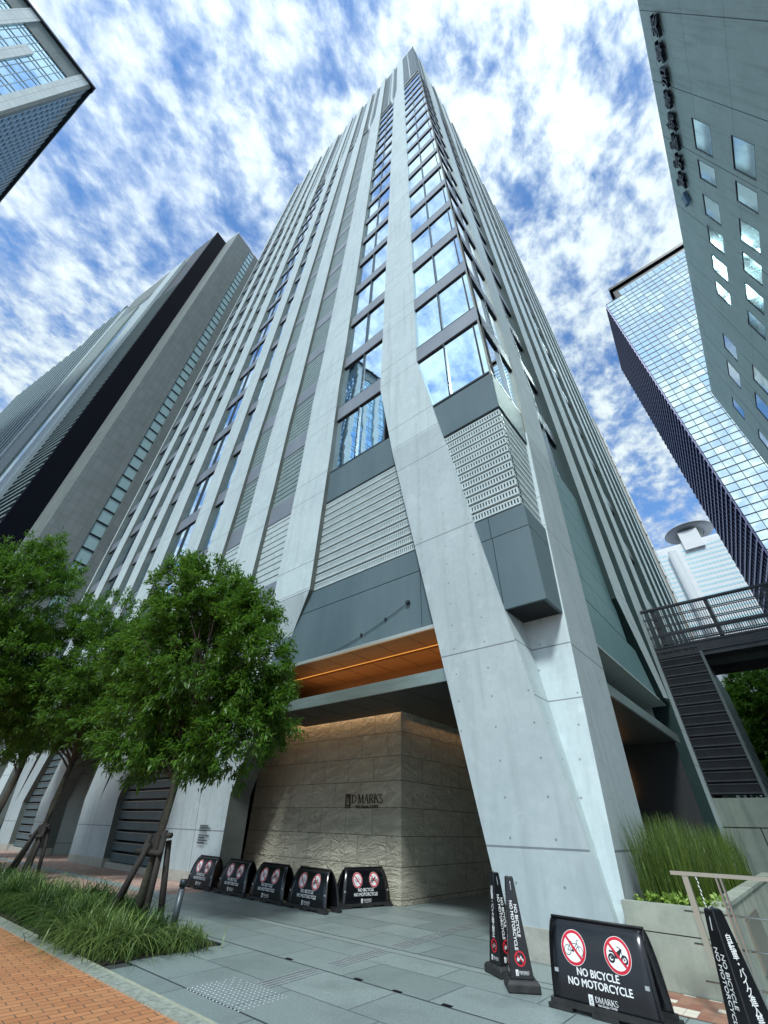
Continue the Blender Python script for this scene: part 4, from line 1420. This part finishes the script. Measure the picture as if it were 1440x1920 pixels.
# panes, each a hair out of true
b = MB(); nx, nz = 23, 70; pw, ph = GW / nx, GH / nz
for i in range(nx):
    for k in range(8, nz):
        e = random.uniform(-.02, .02); g = random.uniform(-.02, .02)
        b.add([FG(i * pw, e, k * ph), FG((i + 1) * pw, -e, k * ph), FG((i + 1) * pw, -e + g, (k + 1) * ph), FG(i * pw, e + g, (k + 1) * ph)], [(0, 1, 2, 3)])
b.build('glass_wall', M['mirror'], t, fix=False)
b = MB()
for i in range(nx + 1): b.fbox(FG, i * pw - .05, i * pw + .05, -.10, -.02, 0, GH)
for k in range(nz + 1): b.fbox(FG, 0, GW, -.11, -.021, k * ph - .08, k * ph + .08)
b.build('mullion_grid', M['grid'], t)
b = MB()
b.add([FS(0, 0, 0), FS(29.4, 0, 0), FS(29.4, 0, GH), FS(0, 0, GH), (60, 100.1, 0), (60, 100.1, GH), (60, 129, 0), (60, 129, GH)],
      [(0, 1, 2, 3), (3, 2, 7, 5), (1, 6, 7, 2)])
b.build('side_wall', M['navy'], t, fix=False)
b = MB()
for k in range(nz): b.fbox(FS, 0, 29.4, -.55, -.02, k * ph, k * ph + .55)
for i in range(16): b.fbox(FS, i * 1.96, i * 1.96 + .3, -.35, -.03, 0, GH)
b.build('side_fins', [M['lilac']], t)
b = MB(); b.box(17.5, 60, 101, 120, GH, 155); b.box(16.8, 60, 100.2, 121, 155, 156.2, 0)
b.build('penthouse', M['black'], t)
b = MB()
for i in range(20):
    for k in range(3):
        b.box(19 + i * 1.8, 19 + i * 1.8 + 1.68, 100.9, 101 - .02, GH + .6 + k * 1.4, GH + 1.9 + k * 1.4)
b.build('penthouse_glass', M['mirror'], t, fix=False)

# ------------------------------------------------------------------ white slab tower with a landing disc
t = thing('white_tower', 'white banded high-rise far behind with a round landing disc on its roof', 'building', (0, 200, 0))
M['white'] = mat('white_cladding', (0.80, 0.81, 0.82), 0.6, col2=(0.74, 0.76, 0.78), nscale=0.3)
b = MB(); b.box(-9.5, 30, 0, 20, 0, 103.5); b.box(-8, 30, 0.3, 18, 103.5, 104.6)
b.build('wall', M['white'], t)
M['aqua'] = mat('pale_blue_window', (0.50, 0.76, 0.82), 0.3, metal=0.2)
for k in range(22):
    z = 101.0 - k * 2.15 - .7
    for xa, xb in ((-9.0, -4.6), (1.6, 28)):
        b = MB(); x = xa
        while x < xb:
            b.box(x, x + 1.1, -.05, 0.1, z, z + .85); x += 1.32
        b.build('window_band', M['aqua'], t)
b = MB(); b.tube([(-1.9, -1.5, 0), (-1.9, -1.5, 101.0)], 1.7, 20)
b.build('round_shaft', mat('grey_shaft', (0.42, 0.44, 0.46), 0.7, col2=(0.5, 0.52, 0.53), nscale=3), t, smooth=True)
b = MB(); b.box(3.2, 10.4, -1.2, 8, 100.3, 109.2); b.build('lift_block', M['white'], t)
b = MB()
b.tube([(7.4, 6, 110.6), (7.4, 6, 111.2), (7.4, 6, 111.8)], [8.6, 9.4, 9.4], 48)
b.build('landing_disc', mat('disc_grey', (0.36, 0.37, 0.40), 0.6), t)
b = MB()
for rr, zz in ((9.5, 111.5), (5.6, 110.5)):
    pts = [(7.4 + rr * math.cos(a * math.pi / 24), 6 + rr * math.sin(a * math.pi / 24), zz) for a in range(49)]
    b.tube(pts, 0.16, 6, cap=False)
b.tube([(7.4, 6, 104), (7.4, 6, 110.7)], [2.5, 5.0], 16)
for i in range(8): b.tube([(-4 + i * 3, 2, 103.6), (-4 + i * 3, 2, 106.4)], 0.09, 5)
b.tube([(-5, 2, 106.2), (18, 2, 106.2)], 0.09, 5); b.tube([(-5, 2, 105), (18, 2, 105)], 0.07, 5)
b.build('roof_frame', M['reveal'], t)

# ------------------------------------------------------------------ slab tower on the left (two blocks) and the top-left tower
dA = Vector((-.19, .9818)); dB = Vector((-.9836, -.1806))
def face(P0, dvec, nrm):
    P0 = Vector(P0)
    def F(u, d, z):
        p = P0 + dvec * u + nrm * d
        return (p.x, p.y, z)
    return F


t = thing('slab_tower', 'dark and grey slab tower behind the left end of the main tower', 'building')
F1 = face((-59.0, 0.13), dB, dA)           # street face of the dark slab
H1 = 120.0
M['slabg'] = mat('slab_tile_grey', (0.15, 0.18, 0.17), 0.6, col2=(0.20, 0.23, 0.22), nscale=1.0, stretch=(1, 1, .2))
def tile_mat(name, c1, c2, mort, w, h, rough=.55):
    m = bpy.data.materials.new(name); m.use_nodes = True
    nt = m.node_tree; b_ = nt.nodes['Principled BSDF']; b_.inputs['Roughness'].default_value = rough
    tc = nt.nodes.new('ShaderNodeTexCoord'); s_ = nt.nodes.new('ShaderNodeSeparateXYZ'); nt.links.new(tc.outputs['Object'], s_.inputs[0])
    cv = nt.nodes.new('ShaderNodeCombineXYZ'); nt.links.new(M_(nt, 'SUBTRACT', s_.outputs[1], s_.outputs[0]), cv.inputs[0]); nt.links.new(s_.outputs[2], cv.inputs[1])
    bt = nt.nodes.new('ShaderNodeTexBrick'); nt.links.new(cv.outputs[0], bt.inputs['Vector'])
    bt.offset = 0.0
    bt.inputs['Scale'].default_value = 1; bt.inputs['Brick Width'].default_value = w; bt.inputs['Row Height'].default_value = h
    bt.inputs['Mortar Size'].default_value = .03
    for k, v in (('Color1', c1), ('Color2', c2), ('Mortar', mort)): bt.inputs[k].default_value = _col(v)
    n = noise_(nt, tc.outputs['Object'], 0.6, 6, .65)
    c = mixc(nt, M_(nt, 'MULTIPLY', rng_(nt, n, .42, .7), .5), bt.outputs['Color'], tuple(q * .75 for q in c1))
    nt.links.new(c, b_.inputs['Base Color'])
    return m


M['tile'] = tile_mat('grey_facade_tile', (0.21, 0.24, 0.235), (0.24, 0.27, 0.265), (0.16, 0.17, 0.16), 1.1, 1.9)
M['tile_w'] = tile_mat('cream_facade_tile', (0.72, 0.77, 0.74), (0.78, 0.82, 0.78), (0.42, 0.42, 0.40), 1.2, 1.5)
b = MB(); b.fbox(F1, 0, 90, 0.3, 22, 0, H1 - 12, 0); b.fbox(F1, 0, 34, 0.3, 22, 0, H1, 0)
b.build('wall', M['slabg'], t)
F1s = face((-59.0, 0.13), dA, dB)          # flank of the dark slab
b = MB(); b.fbox(F1s, 0.02, 3.1, -.25, 0.2, 0, H1); b.build('black_wall', mat('black_tile', (.003, .004, .009), .6, spec=.08), t)
b = MB(); b.fbox(F1s, 3.11, 4.3, -.2, 0.2, 0, H1 - .1); b.build('grey_wall_strip', M['slabg'], t)
b = MB(); z = 2
b.fbox(F1, 0.0, 7.8, .1, .29, 0, 119, 1)
while z < 92:
    b.fbox(F1, 0.05, 7.8, -.08, .28, z, z + .3); z += 1.05
b.build('striped_louver', [M['louver_g'], M['black']], t)
b = MB(); b.fbox(F1, 7.8, 12.6, -.5, .3, 0, 112); b.build('pale_pier', M['louver'], t)
b = MB(); b.fbox(F1, 28, 30.5, -.5, .3, 0, 108); b.build('pale_pier', M['louver'], t)
b = MB(); b.fbox(F1, 12.6, 19, -.1, .25, 0, 100); b.build('teal_glazing', glass('teal_glazing', (0.25, .40, .38), .02, .15), t)
b = MB(); b.fbox(F1, 19, 28, -.3, .25, 0, 100); b.build('speckled_panel', mat('speckled_grey', (0.22, .27, .25), .5, col2=(.3, .36, .34), nscale=3), t)
for i in range(16):
    b = MB(); b.fbox(F1, 31.0 + i * 3.4, 32.4 + i * 3.4, -.6, .3, 0, H1 - (14 if i > 4 else 8)); b.build('vertical_fin', M['louver_g'], t)
b = MB(); b.fbox(F1, 30.5, 88, -.05, .29, 0, H1 - 16)
b.build('blue_glazing', glass('dull_glazing', (0.20, .30, .38), .02, .1), t)
F2 = face((-54.96, 3.72), dA, dB)          # flank of the second block, looking to the street
b = MB(); b.fbox(F2, 0, 4.3, 0, 12, 0, H1, 0); b.fbox(F2, 4.3, 5.9, 0.15, 12, 0, H1, 0); b.fbox(F2, 5.9, 16, 0, 12, 0, H1, 0)
b.build('tiled_block', M['tile'], t)
M['strip'] = mat('strip_glass', (.55, .78, .80), .25, metal=.35)
z = 4.0; k = 0
bs = MB(); bf = MB()
while z < H1 - 3:
    bs.fbox(F2, 4.36, 5.84, .08, .1, z, z + 1.72); bf.fbox(F2, 4.3, 5.9, .02, .14, z + 1.72, z + 1.98); z += 2.0
bs.fbox(F2, 4.36, 5.84, .11, .13, 4, H1 - 1); bf.fbox(F2, 4.3, 4.36, .02, .14, 4, H1 - 1); bs.build('window_strip', M['strip'], t); bf.build('strip_frame', M['frame'], t)
b = MB()
b.fbox(F2, -.02, 16, -.03, .02, H1, H1 + .25)
b.fbox(face((-54.96, 3.72), dB, dA), 0, 6, -.03, .02, H1, H1 + 1.2); b.build('parapet', M['trim'], t)

t = thing('corner_tower', 'blue-glass tower with cream tile piers, cut off at the top left corner', 'building')
H2 = 110.0
Fa = face((-51.3, -28.24), -dA, dB)        # looks towards the camera, runs to -y
Fb = face((-51.3, -28.24), dB, -dA)        # looks to +y
M['ulg'] = glass('blue_corner_glass', (.62, .84, .94), .05, .03, .4)
M['ulb'] = glass('deep_blue_glass', (.55, .74, .84), .04, .05, .4)
b = MB(); b.fbox(Fa, 0.6, 40, .6, 30, 0, H2 - .5); b.build('core', M['dark'], t)
b = MB()
b.fbox(Fa, 0, 1.9, 0, .5, 0, H2)
for u0, ww, top in ((5.4, 1.2, H2 - 9), (9.0, 1.6, H2), (12.8, 1.2, H2 - 9), (16.6, 1.6, H2), (20.4, 1.2, H2 - 9), (24, 1.6, H2), (28, 1.2, H2)):
    b.fbox(Fa, u0, u0 + ww, -.1, .5, 0, top)
b.build('pier', M['tile_w'], t)
b = MB(); b.fbox(Fa, 0.0, 40, .3, .38, 0, H2 - 4.8); b.build('glass_wall', M['ulg'], t)
b = MB(); b.fbox(Fa, 1.9, 9.0, .1, .4, H2 - 4.8, H2); b.fbox(Fa, 10.6, 30, .1, .4, H2 - 4.8, H2); b.build('top_panel', M['slabg'], t)
b = MB(); z = 20
while z < H2 - 5:
    b.fbox(Fa, 1.9, 36, .22, .3, z, z + .12); b.fbox(Fa, 1.9, 36, .20, .3, z + 1.1, z + 1.22); z += 3.6
for i in range(30): b.fbox(Fa, 1.9 + i * .95, 1.96 + i * .95, .21, .3, 0, H2 - 4.8)
b.build('glazing_bars', M['louver'], t)
b = MB(); b.fbox(Fb, 0.02, 60, 0.3, .38, 0, H2 - 4.5); b.build('side_glass', M['ulb'], t)
b = MB(); z = 20
for i in range(38): b.fbox(Fb, 1.2 + i * 1.6, 1.4 + i * 1.6, .05, .29, 0, H2 - .6)
while z < H2 - 5:
    b.fbox(Fb, 0.5, 60, .2, .29, z, z + .3); z += 1.8
b.build('side_fins', mat('slate_fin', (.36, .47, .58), .5, metal=.3), t)
b = MB(); b.fbox(Fb, 0, .7, 0.0, .4, 0, H2); b.fbox(Fb, 0.02, 60, .2, .4, H2 - 4.5, H2 - .02); b.build('side_panel', M['slabg'], t)
b = MB(); b.fbox(Fa, -.5, 40, -.4, 1.0, H2, H2 + .5); b.fbox(Fb, .4, 60, -.4, 1.0, H2, H2 + .49)
b.build('roof_edge', M['frame'], t)


# ------------------------------------------------------------------ plants
def leaf_material(name, ca, cb, trans=0.25, rough=0.45):
    m = bpy.data.materials.new(name); m.use_nodes = True
    nt = m.node_tree; b_ = nt.nodes['Principled BSDF']; b_.inputs['Roughness'].default_value = rough
    g = nt.nodes.new('ShaderNodeNewGeometry')
    c = mixc(nt, g.outputs['Random Per Island'], ca, cb)
    nt.links.new(c, b_.inputs['Base Color'])
    tr = nt.nodes.new('ShaderNodeBsdfTranslucent')
    c2 = mixc(nt, 0.5, c, tuple(min(1, q * 2.0) for q in cb)); nt.links.new(c2, tr.inputs[0])
    ms = nt.nodes.new('ShaderNodeMixShader'); ms.inputs[0].default_value = trans
    nt.links.new(b_.outputs[0], ms.inputs[1]); nt.links.new(tr.outputs[0], ms.inputs[2])
    nt.links.new(ms.outputs[0], nt.nodes['Material Output'].inputs[0])
    return m


M['leaf'] = leaf_material('leaf_green', (0.028, 0.085, 0.012), (0.10, 0.21, 0.02), 0.35)
M['leaf2'] = leaf_material('leaf_yellow_green', (0.05, 0.10, 0.012), (0.11, 0.19, 0.025))
M['bark'] = mat('dark_bark', (0.028, 0.022, 0.016), 0.9, col2=(0.06, 0.05, 0.035), nscale=8, bump=1.0, bscale=25, stretch=(1, 1, .3))
M['bark_s'] = mat('mottled_bark', (0.022, 0.02, 0.014), 0.85, col2=(0.06, 0.056, 0.038), nscale=5, bump=0.6, bscale=18)
M['stake'] = mat('charred_stake', (0.012, 0.010, 0.009), 0.8, col2=(0.03, 0.024, 0.018), nscale=10, bump=0.6, stretch=(1, 1, .2))


def leaves(centres, dirs, n_per, L, W, spread, droop=0.5, seed=1):
    """folded lance-shaped leaves round every twig"""
    g = np.random.default_rng(seed)
    n = len(centres) * n_per
    c = np.repeat(centres, n_per, axis=0); d0 = np.repeat(dirs, n_per, axis=0)
    t = g.random(n)[:, None]
    pos = c + d0 * t * spread * 1.3 + g.normal(0, spread * .33, (n, 3))
    d = d0 * 0.7 + g.normal(0, .6, (n, 3)); d[:, 2] -= droop * g.random(n)
    d /= np.linalg.norm(d, axis=1)[:, None]
    up = np.tile([0, 0, 1.0], (n, 1)) + g.normal(0, .35, (n, 3))
    s = np.cross(d, up); s /= np.linalg.norm(s, axis=1)[:, None] + 1e-6
    nn = np.cross(s, d)
    l = (L * (.7 + .6 * g.random(n)))[:, None]; w = (W * (.7 + .6 * g.random(n)))[:, None]
    a = pos; e = pos + d * l - nn * l * 0.12
    m1 = pos + d * l * .45 + s * w * .5 + nn * w * .18; m2 = pos + d * l * .45 - s * w * .5 + nn * w * .18
    v = np.stack([a, m1, e, m2], axis=1).reshape(-1, 3)
    f = np.arange(n * 4)
    return v, f


def make_tree(name, label, x, y, trunk_h, crown, seed, group, n_twig=700, n_leaf=46, L=.13, W=.040, stakes=False, tr=.085, m='leaf'):
    """crown: list of (dx, dy, z, rx, ry, rz) lobes in metres from the trunk foot"""
    g = np.random.default_rng(seed)
    t = thing(name, label, 'tree', (x, y, 0), group)
    b = MB()
    zt = trunk_h
    topz = max(c[2] for c in crown)
    pts = [(0, 0, -.02), (0.01, 0, zt * .3), (0.03, -.01, zt * .65), (0.02, .02, zt), (.06, .0, zt + (topz - zt) * .5), (.02, .05, topz)]
    b.tube(pts, [tr * 1.15, tr, tr * .92, tr * .85, tr * .5, tr * .15], 12)
    b.build('trunk', M['bark_s'] if stakes else M['bark'], t, smooth=True)
    b = MB()
    cen = []; dirs = []
    tot = sum((c[3] * c[4] * c[5]) ** .67 for c in crown)
    for c in crown:
        k = int(n_twig * (c[3] * c[4] * c[5]) ** .67 / tot)
        q = g.normal(0, 1, (k, 3)); q /= np.linalg.norm(q, axis=1)[:, None]
        rr = g.random(k) ** .36
        # clumps and hollows
        bump_ = 0.86 + .18 * np.sin(q[:, 0] * 5 + seed) * np.cos(q[:, 1] * 6 + q[:, 2] * 4)
        p = q * (rr * bump_)[:, None] * np.array(c[3:6]) + np.array(c[:3])
        cen.append(p); dirs.append(q + np.array([0, 0, .25]))
        for j in range(max(4, k // 26)):
            e = p[j * 11 % k]
            s0 = Vector((0.02, 0, zt * .8 + (max(e[2], zt) - zt * .8) * .35)); e = Vector(e)
            if e.z < s0.z: s0.z = zt * .75
            mid = s0.lerp(e, .5) + Vector((g.normal(0, .12), g.normal(0, .12), .15))
            b.tube([s0, s0.lerp(mid, .5) + Vector((0, 0, .04)), mid, mid.lerp(e, .6), e], [tr * .33, tr * .27, tr * .2, tr * .12, .006], 6)
    b.build('limb', M['bark'], t, smooth=True)
    cen = np.concatenate(cen); dirs = np.concatenate(dirs)
    # drop some twigs in pockets so what stands behind shows through
    pk = np.sin(cen[:, 0] * 3.1 + seed) + np.sin(cen[:, 1] * 3.7 + 1.3) + np.sin(cen[:, 2] * 3.3 + .4 * seed)
    keep = pk > -1.3
    cen, dirs = cen[keep], dirs[keep]
    dirs /= np.linalg.norm(dirs, axis=1)[:, None]
    v, f = leaves(cen, dirs, n_leaf, L, W, .17 * (L / .13) ** .6, seed=seed)
    raw_mesh('crown', v, f, 4, M[m], t)
    if stakes:
        for (px, py, qx, qy, h) in ((-.62, -.18, -.30, -.02, 1.28), (-.30, -.42, .02, -.16, 1.15), (.48, -.1, .26, -.04, 1.35), (.42, .25, .22, .1, 1.2)):
            b = MB(); b.tube([(px, py, 0), (qx, qy, h)], [.058, .052], 10); b.build('stake', M['stake'], t, smooth=True)
        for (z, x0, x1, yy) in ((1.02, -.5, .42, -.12), (1.28, -.05, .42, -.02)):
            b = MB(); b.tube([(x0, yy, z), (x1, yy + .03, z)], .045, 10); b.build('crossbar', M['stake'], t, smooth=True)
        b = MB(); b.tube([(0.02, 0, 1.0), (0.02, 0, 1.32)], tr * 1.18, 12); b.build('trunk_wrap', M['stake'], t)
    return t


GT = 'street trees in the planting bed'
make_tree('street_tree', 'staked street tree nearest the entrance, its crown covering the lower facade', -9.82, 4.95, 2.3,
          [(-.05, 0, 4.7, 1.85, 1.85, 1.9), (-.2, -.3, 6.1, 1.4, 1.4, 1.35), (.95, .7, 4.3, 1.05, 1.15, 1.25), (-1.3, -.3, 3.7, 1.2, 1.2, 1.1), (.6, .5, 2.9, 1.4, 1.4, .75), (.2, .7, 6.2, .9, .9, .9), (-1.8, -.7, 4.8, 1.1, 1.1, 1.1), (-.6, -.2, 2.8, 1.2, 1.2, .6), (1.3, 1.1, 3.4, .75, .75, .6), (-.9, -.9, 6.6, .7, .7, .8)],
          3, GT, 2300, 48, stakes=True)
make_tree('street_tree', 'staked street tree second from the entrance, crown merging with its neighbours', -18.76, 5.6, 2.9,
          [(0, 0, 5.8, 2.8, 2.8, 2.5), (-1.3, -1.2, 4.6, 2.0, 2.0, 1.6), (1.4, .4, 4.3, 1.9, 1.9, 1.4), (.2, -.5, 7.6, 1.9, 1.9, 1.4), (.8, 1.6, 6.0, 1.6, 1.6, 1.6)],
          5, GT, 1900, 40, L=.15, W=.042, stakes=True, tr=.1)
make_tree('street_tree', 'tallest street tree at the left edge, with the bushiest crown', -20.5, 1.75, 4.0,
          [(0, 0, 8.0, 2.8, 2.7, 2.8), (-.8, -.3, 6.0, 2.4, 2.4, 2.2), (.6, .4, 6.0, 2.1, 2.1, 2.0), (.4, 0, 9.6, 1.5, 1.5, 1.2), (.6, .8, 4.6, 1.8, 1.8, 1.4)],
          8, GT, 2100, 42, L=.16, W=.045, tr=.12)
make_tree('street_tree', 'dark-trunked street tree behind the staked ones at the left edge', -27.0, 6.1, 3.2,
          [(0, 0, 6.0, 2.4, 2.4, 2.3), (-1.5, -1.0, 5.0, 2.0, 2.0, 1.6)], 9, GT, 800, 40, L=.18, W=.05, tr=.13)
make_tree('park_tree', 'dark leafy tree under the footbridge at the right edge', 0.9, 39.0, 2.8,
          [(-.3, 0, 7.4, 2.8, 2.8, 4.2), (3.0, 1, 6.5, 3.0, 3.0, 3.8), (-.6, 0, 4.2, 2.3, 2.4, 2.8), (1, 0, 3.2, 3, 2.4, 2)], 12, 'trees under the footbridge', 2600, 40, L=.30, W=.12, tr=.16)
make_tree('park_tree', 'second tree beyond the footbridge, partly behind the first one', 5.4, 47.0, 3.0,
          [(-3, 0, 8.5, 4.6, 3.4, 5.5), (-3.2, 0, 4.0, 4.4, 3.4, 3.4)], 13, 'trees under the footbridge', 1800, 40, L=.32, W=.13, tr=.16)
make_tree('park_tree', 'distant bushy tree beyond the far left end of the tower', -60.0, 18.0, 2.5,
          [(0, 0, 5.5, 4.5, 4.5, 4.5)], 14, None, 600, 36, L=.35, W=.12, tr=.2)


def blades(n, pos_fn, h, w, lean, seed, segs=4, droop=.6):
    g = np.random.default_rng(seed)
    P = pos_fn(g, n); hh = h * (.55 + .6 * g.random(n)); a = g.random(n) * 2 * np.pi
    dirx, diry = np.cos(a), np.sin(a); ln = lean * (.3 + g.random(n))
    px, py = -diry, dirx
    vs = []
    for s in range(segs + 1):
        t = s / segs
        r = ln * hh * t ** 1.7
        z = hh * (t - droop * ln * t ** 2.6)
        ww = w * (1 - t ** 2) + .0008
        cx = P[:, 0] + dirx * r; cy = P[:, 1] + diry * r; cz = P[:, 2] + z
        vs.append(np.stack([cx + px * ww / 2, cy + py * ww / 2, cz], 1)); vs.append(np.stack([cx - px * ww / 2, cy - py * ww / 2, cz], 1))
    V = np.stack(vs, 1).reshape(-1, 3); k = 2 * (segs + 1)
    base = (np.arange(n) * k)[:, None]
    q = np.concatenate([np.array([2 * s, 2 * s + 1, 2 * s + 3, 2 * s + 2]) for s in range(segs)])[None, :]
    return V, (base + q).ravel()


M['grass'] = leaf_material('grass_blade', (0.010, 0.034, 0.006), (0.05, 0.11, 0.014), .12)
M['grass_v'] = leaf_material('striped_grass_blade', (0.025, 0.065, 0.010), (0.20, 0.28, 0.08), .15)
M['reed'] = leaf_material('reed_stem', (0.02, 0.065, 0.012), (0.12, 0.17, 0.02), .1)

# clumps of sedge along the bed: mounds you could count near the camera are things
clumps = [(-8.15, 3.95, .42, 1), (-8.8, 3.85, .46, 1), (-7.95, 4.75, .28, 1), (-9.6, 3.85, .46, 0), (-8.6, 4.55, .38, 0), (-10.4, 4.2, .5, 1),
          (-11.3, 3.98, .48, 0), (-12.2, 4.3, .5, 1), (-13.2, 4.0, .5, 0), (-10.6, 4.9, .45, 0), (-11.8, 4.9, .5, 0), (-14.4, 4.3, .5, 1)]
LBL = ['yellow-green striped grass clump at the kerb corner of the bed', 'striped grass clump beside the corner one, before the first tree', 'small pale grass tuft at the foot of the bollard',
       'dark green grass clump at the kerb left of the striped ones', 'low grass clump round the first tree trunk', 'broad pale striped grass clump left of the first tree',
       'dark arching grass clump hanging over the kerb mid bed', 'pale striped grass clump between the two staked trees', 'dark grass clump at the kerb below the second tree', 'dark grass clump at the back edge behind the stakes',
       'tall dark grass clump at the back edge between the trees', 'pale grass clump near the second tree foot']
for i, ((x, y, h, v), lb) in enumerate(zip(clumps, LBL)):
    rad = .2
    V, F = blades((520, 760, 620)[i % 3], lambda g, n: np.stack([g.normal(0, rad * .8, n), g.normal(0, rad * .8, n), np.zeros(n)], 1), h * 1.5, .015, 1.25, 40 + i, 6, .62)
    o = raw_mesh('grass_clump', V, F, 4, M['grass_v'] if v else M['grass'])
    o.location = (x, y, 0)
    tag(o, lb, 'grass clump', 'grass clumps in the planting bed')
V, F = blades(6500, lambda g, n: np.stack([-9.2 - 31 * g.random(n), 3.70 + 1.4 * g.random(n), np.zeros(n)], 1), .72, .016, 1.2, 77, 5, .6)
tag(raw_mesh('grass', V, F, 4, M['grass']), kind='stuff')
# reeds and low leaves in the planter
def reed_patch(name, label, x0, x1, y0, y1, n, h, seed):
    V, F = blades(n, lambda g, k: np.stack([x0 + (x1 - x0) * g.random(k), y0 + (y1 - y0) * g.random(k), np.full(k, .68)], 1), h, .0085, .26, seed, 3, .1)
    return tag(raw_mesh(name, V, F, 4, M['reed']), label, 'reeds')


reed_patch('reed_clump', 'dense tall green reeds in the near end of the concrete planter', -2.28, -1.65, 8.5, 10.6, 2200, 1.0, 5)
reed_patch('reed_clump', 'darker reeds in the far end of the planter, behind the handrail', -2.25, -1.5, 10.9, 15.2, 2400, .95, 6)
g = np.random.default_rng(4)
c = np.stack([-2.3 + 1.05 * g.random(60), 8.2 + .2 * g.random(60), .74 + .07 * g.random(60)], 1)
d = g.normal(0, 1, (60, 3)); d[:, 2] = np.abs(d[:, 2]); d /= np.linalg.norm(d, axis=1)[:, None]
M['low'] = leaf_material('bright_low_leaf', (0.13, 0.24, 0.03), (0.30, 0.42, 0.08), .2)
v, f = leaves(c, d, 9, .055, .045, .05, 0, 9)
tag(raw_mesh('creeping_plant', v, f, 4, M['low']), 'bright green low leaves along the front rim of the planter', 'plant')

# ------------------------------------------------------------------ a parked car far left
t = thing('parked_car', 'white car parked beyond the far left column', 'car', (-47.5, 11.0, 0), rotz=R(10))
prof = [(-2.1, .35), (-2.1, .85), (-1.5, 1.0), (-.9, 1.45), (1.0, 1.48), (1.7, 1.0), (2.1, .8), (2.1, .35)]
b = MB(); b.prism(lambda u, d, z: (u, d, z), prof, -.85, .85); b.build('body', mat('white_car_paint', (.75, .76, .77), .25), t)
b = MB(); b.prism(lambda u, d, z: (u, d, z), [(-1.3, 1.02), (-.85, 1.38), (.95, 1.41), (1.45, 1.02)], -.86, .86); b.build('side_window', M['navy'], t)
for x in (-1.35, 1.35):
    for y in (-.8, .8):
        b = MB(); b.tube([(x, y - .1, .33), (x, y + .1, .33)], .33, 18); b.build('wheel', M['rubber'], t)
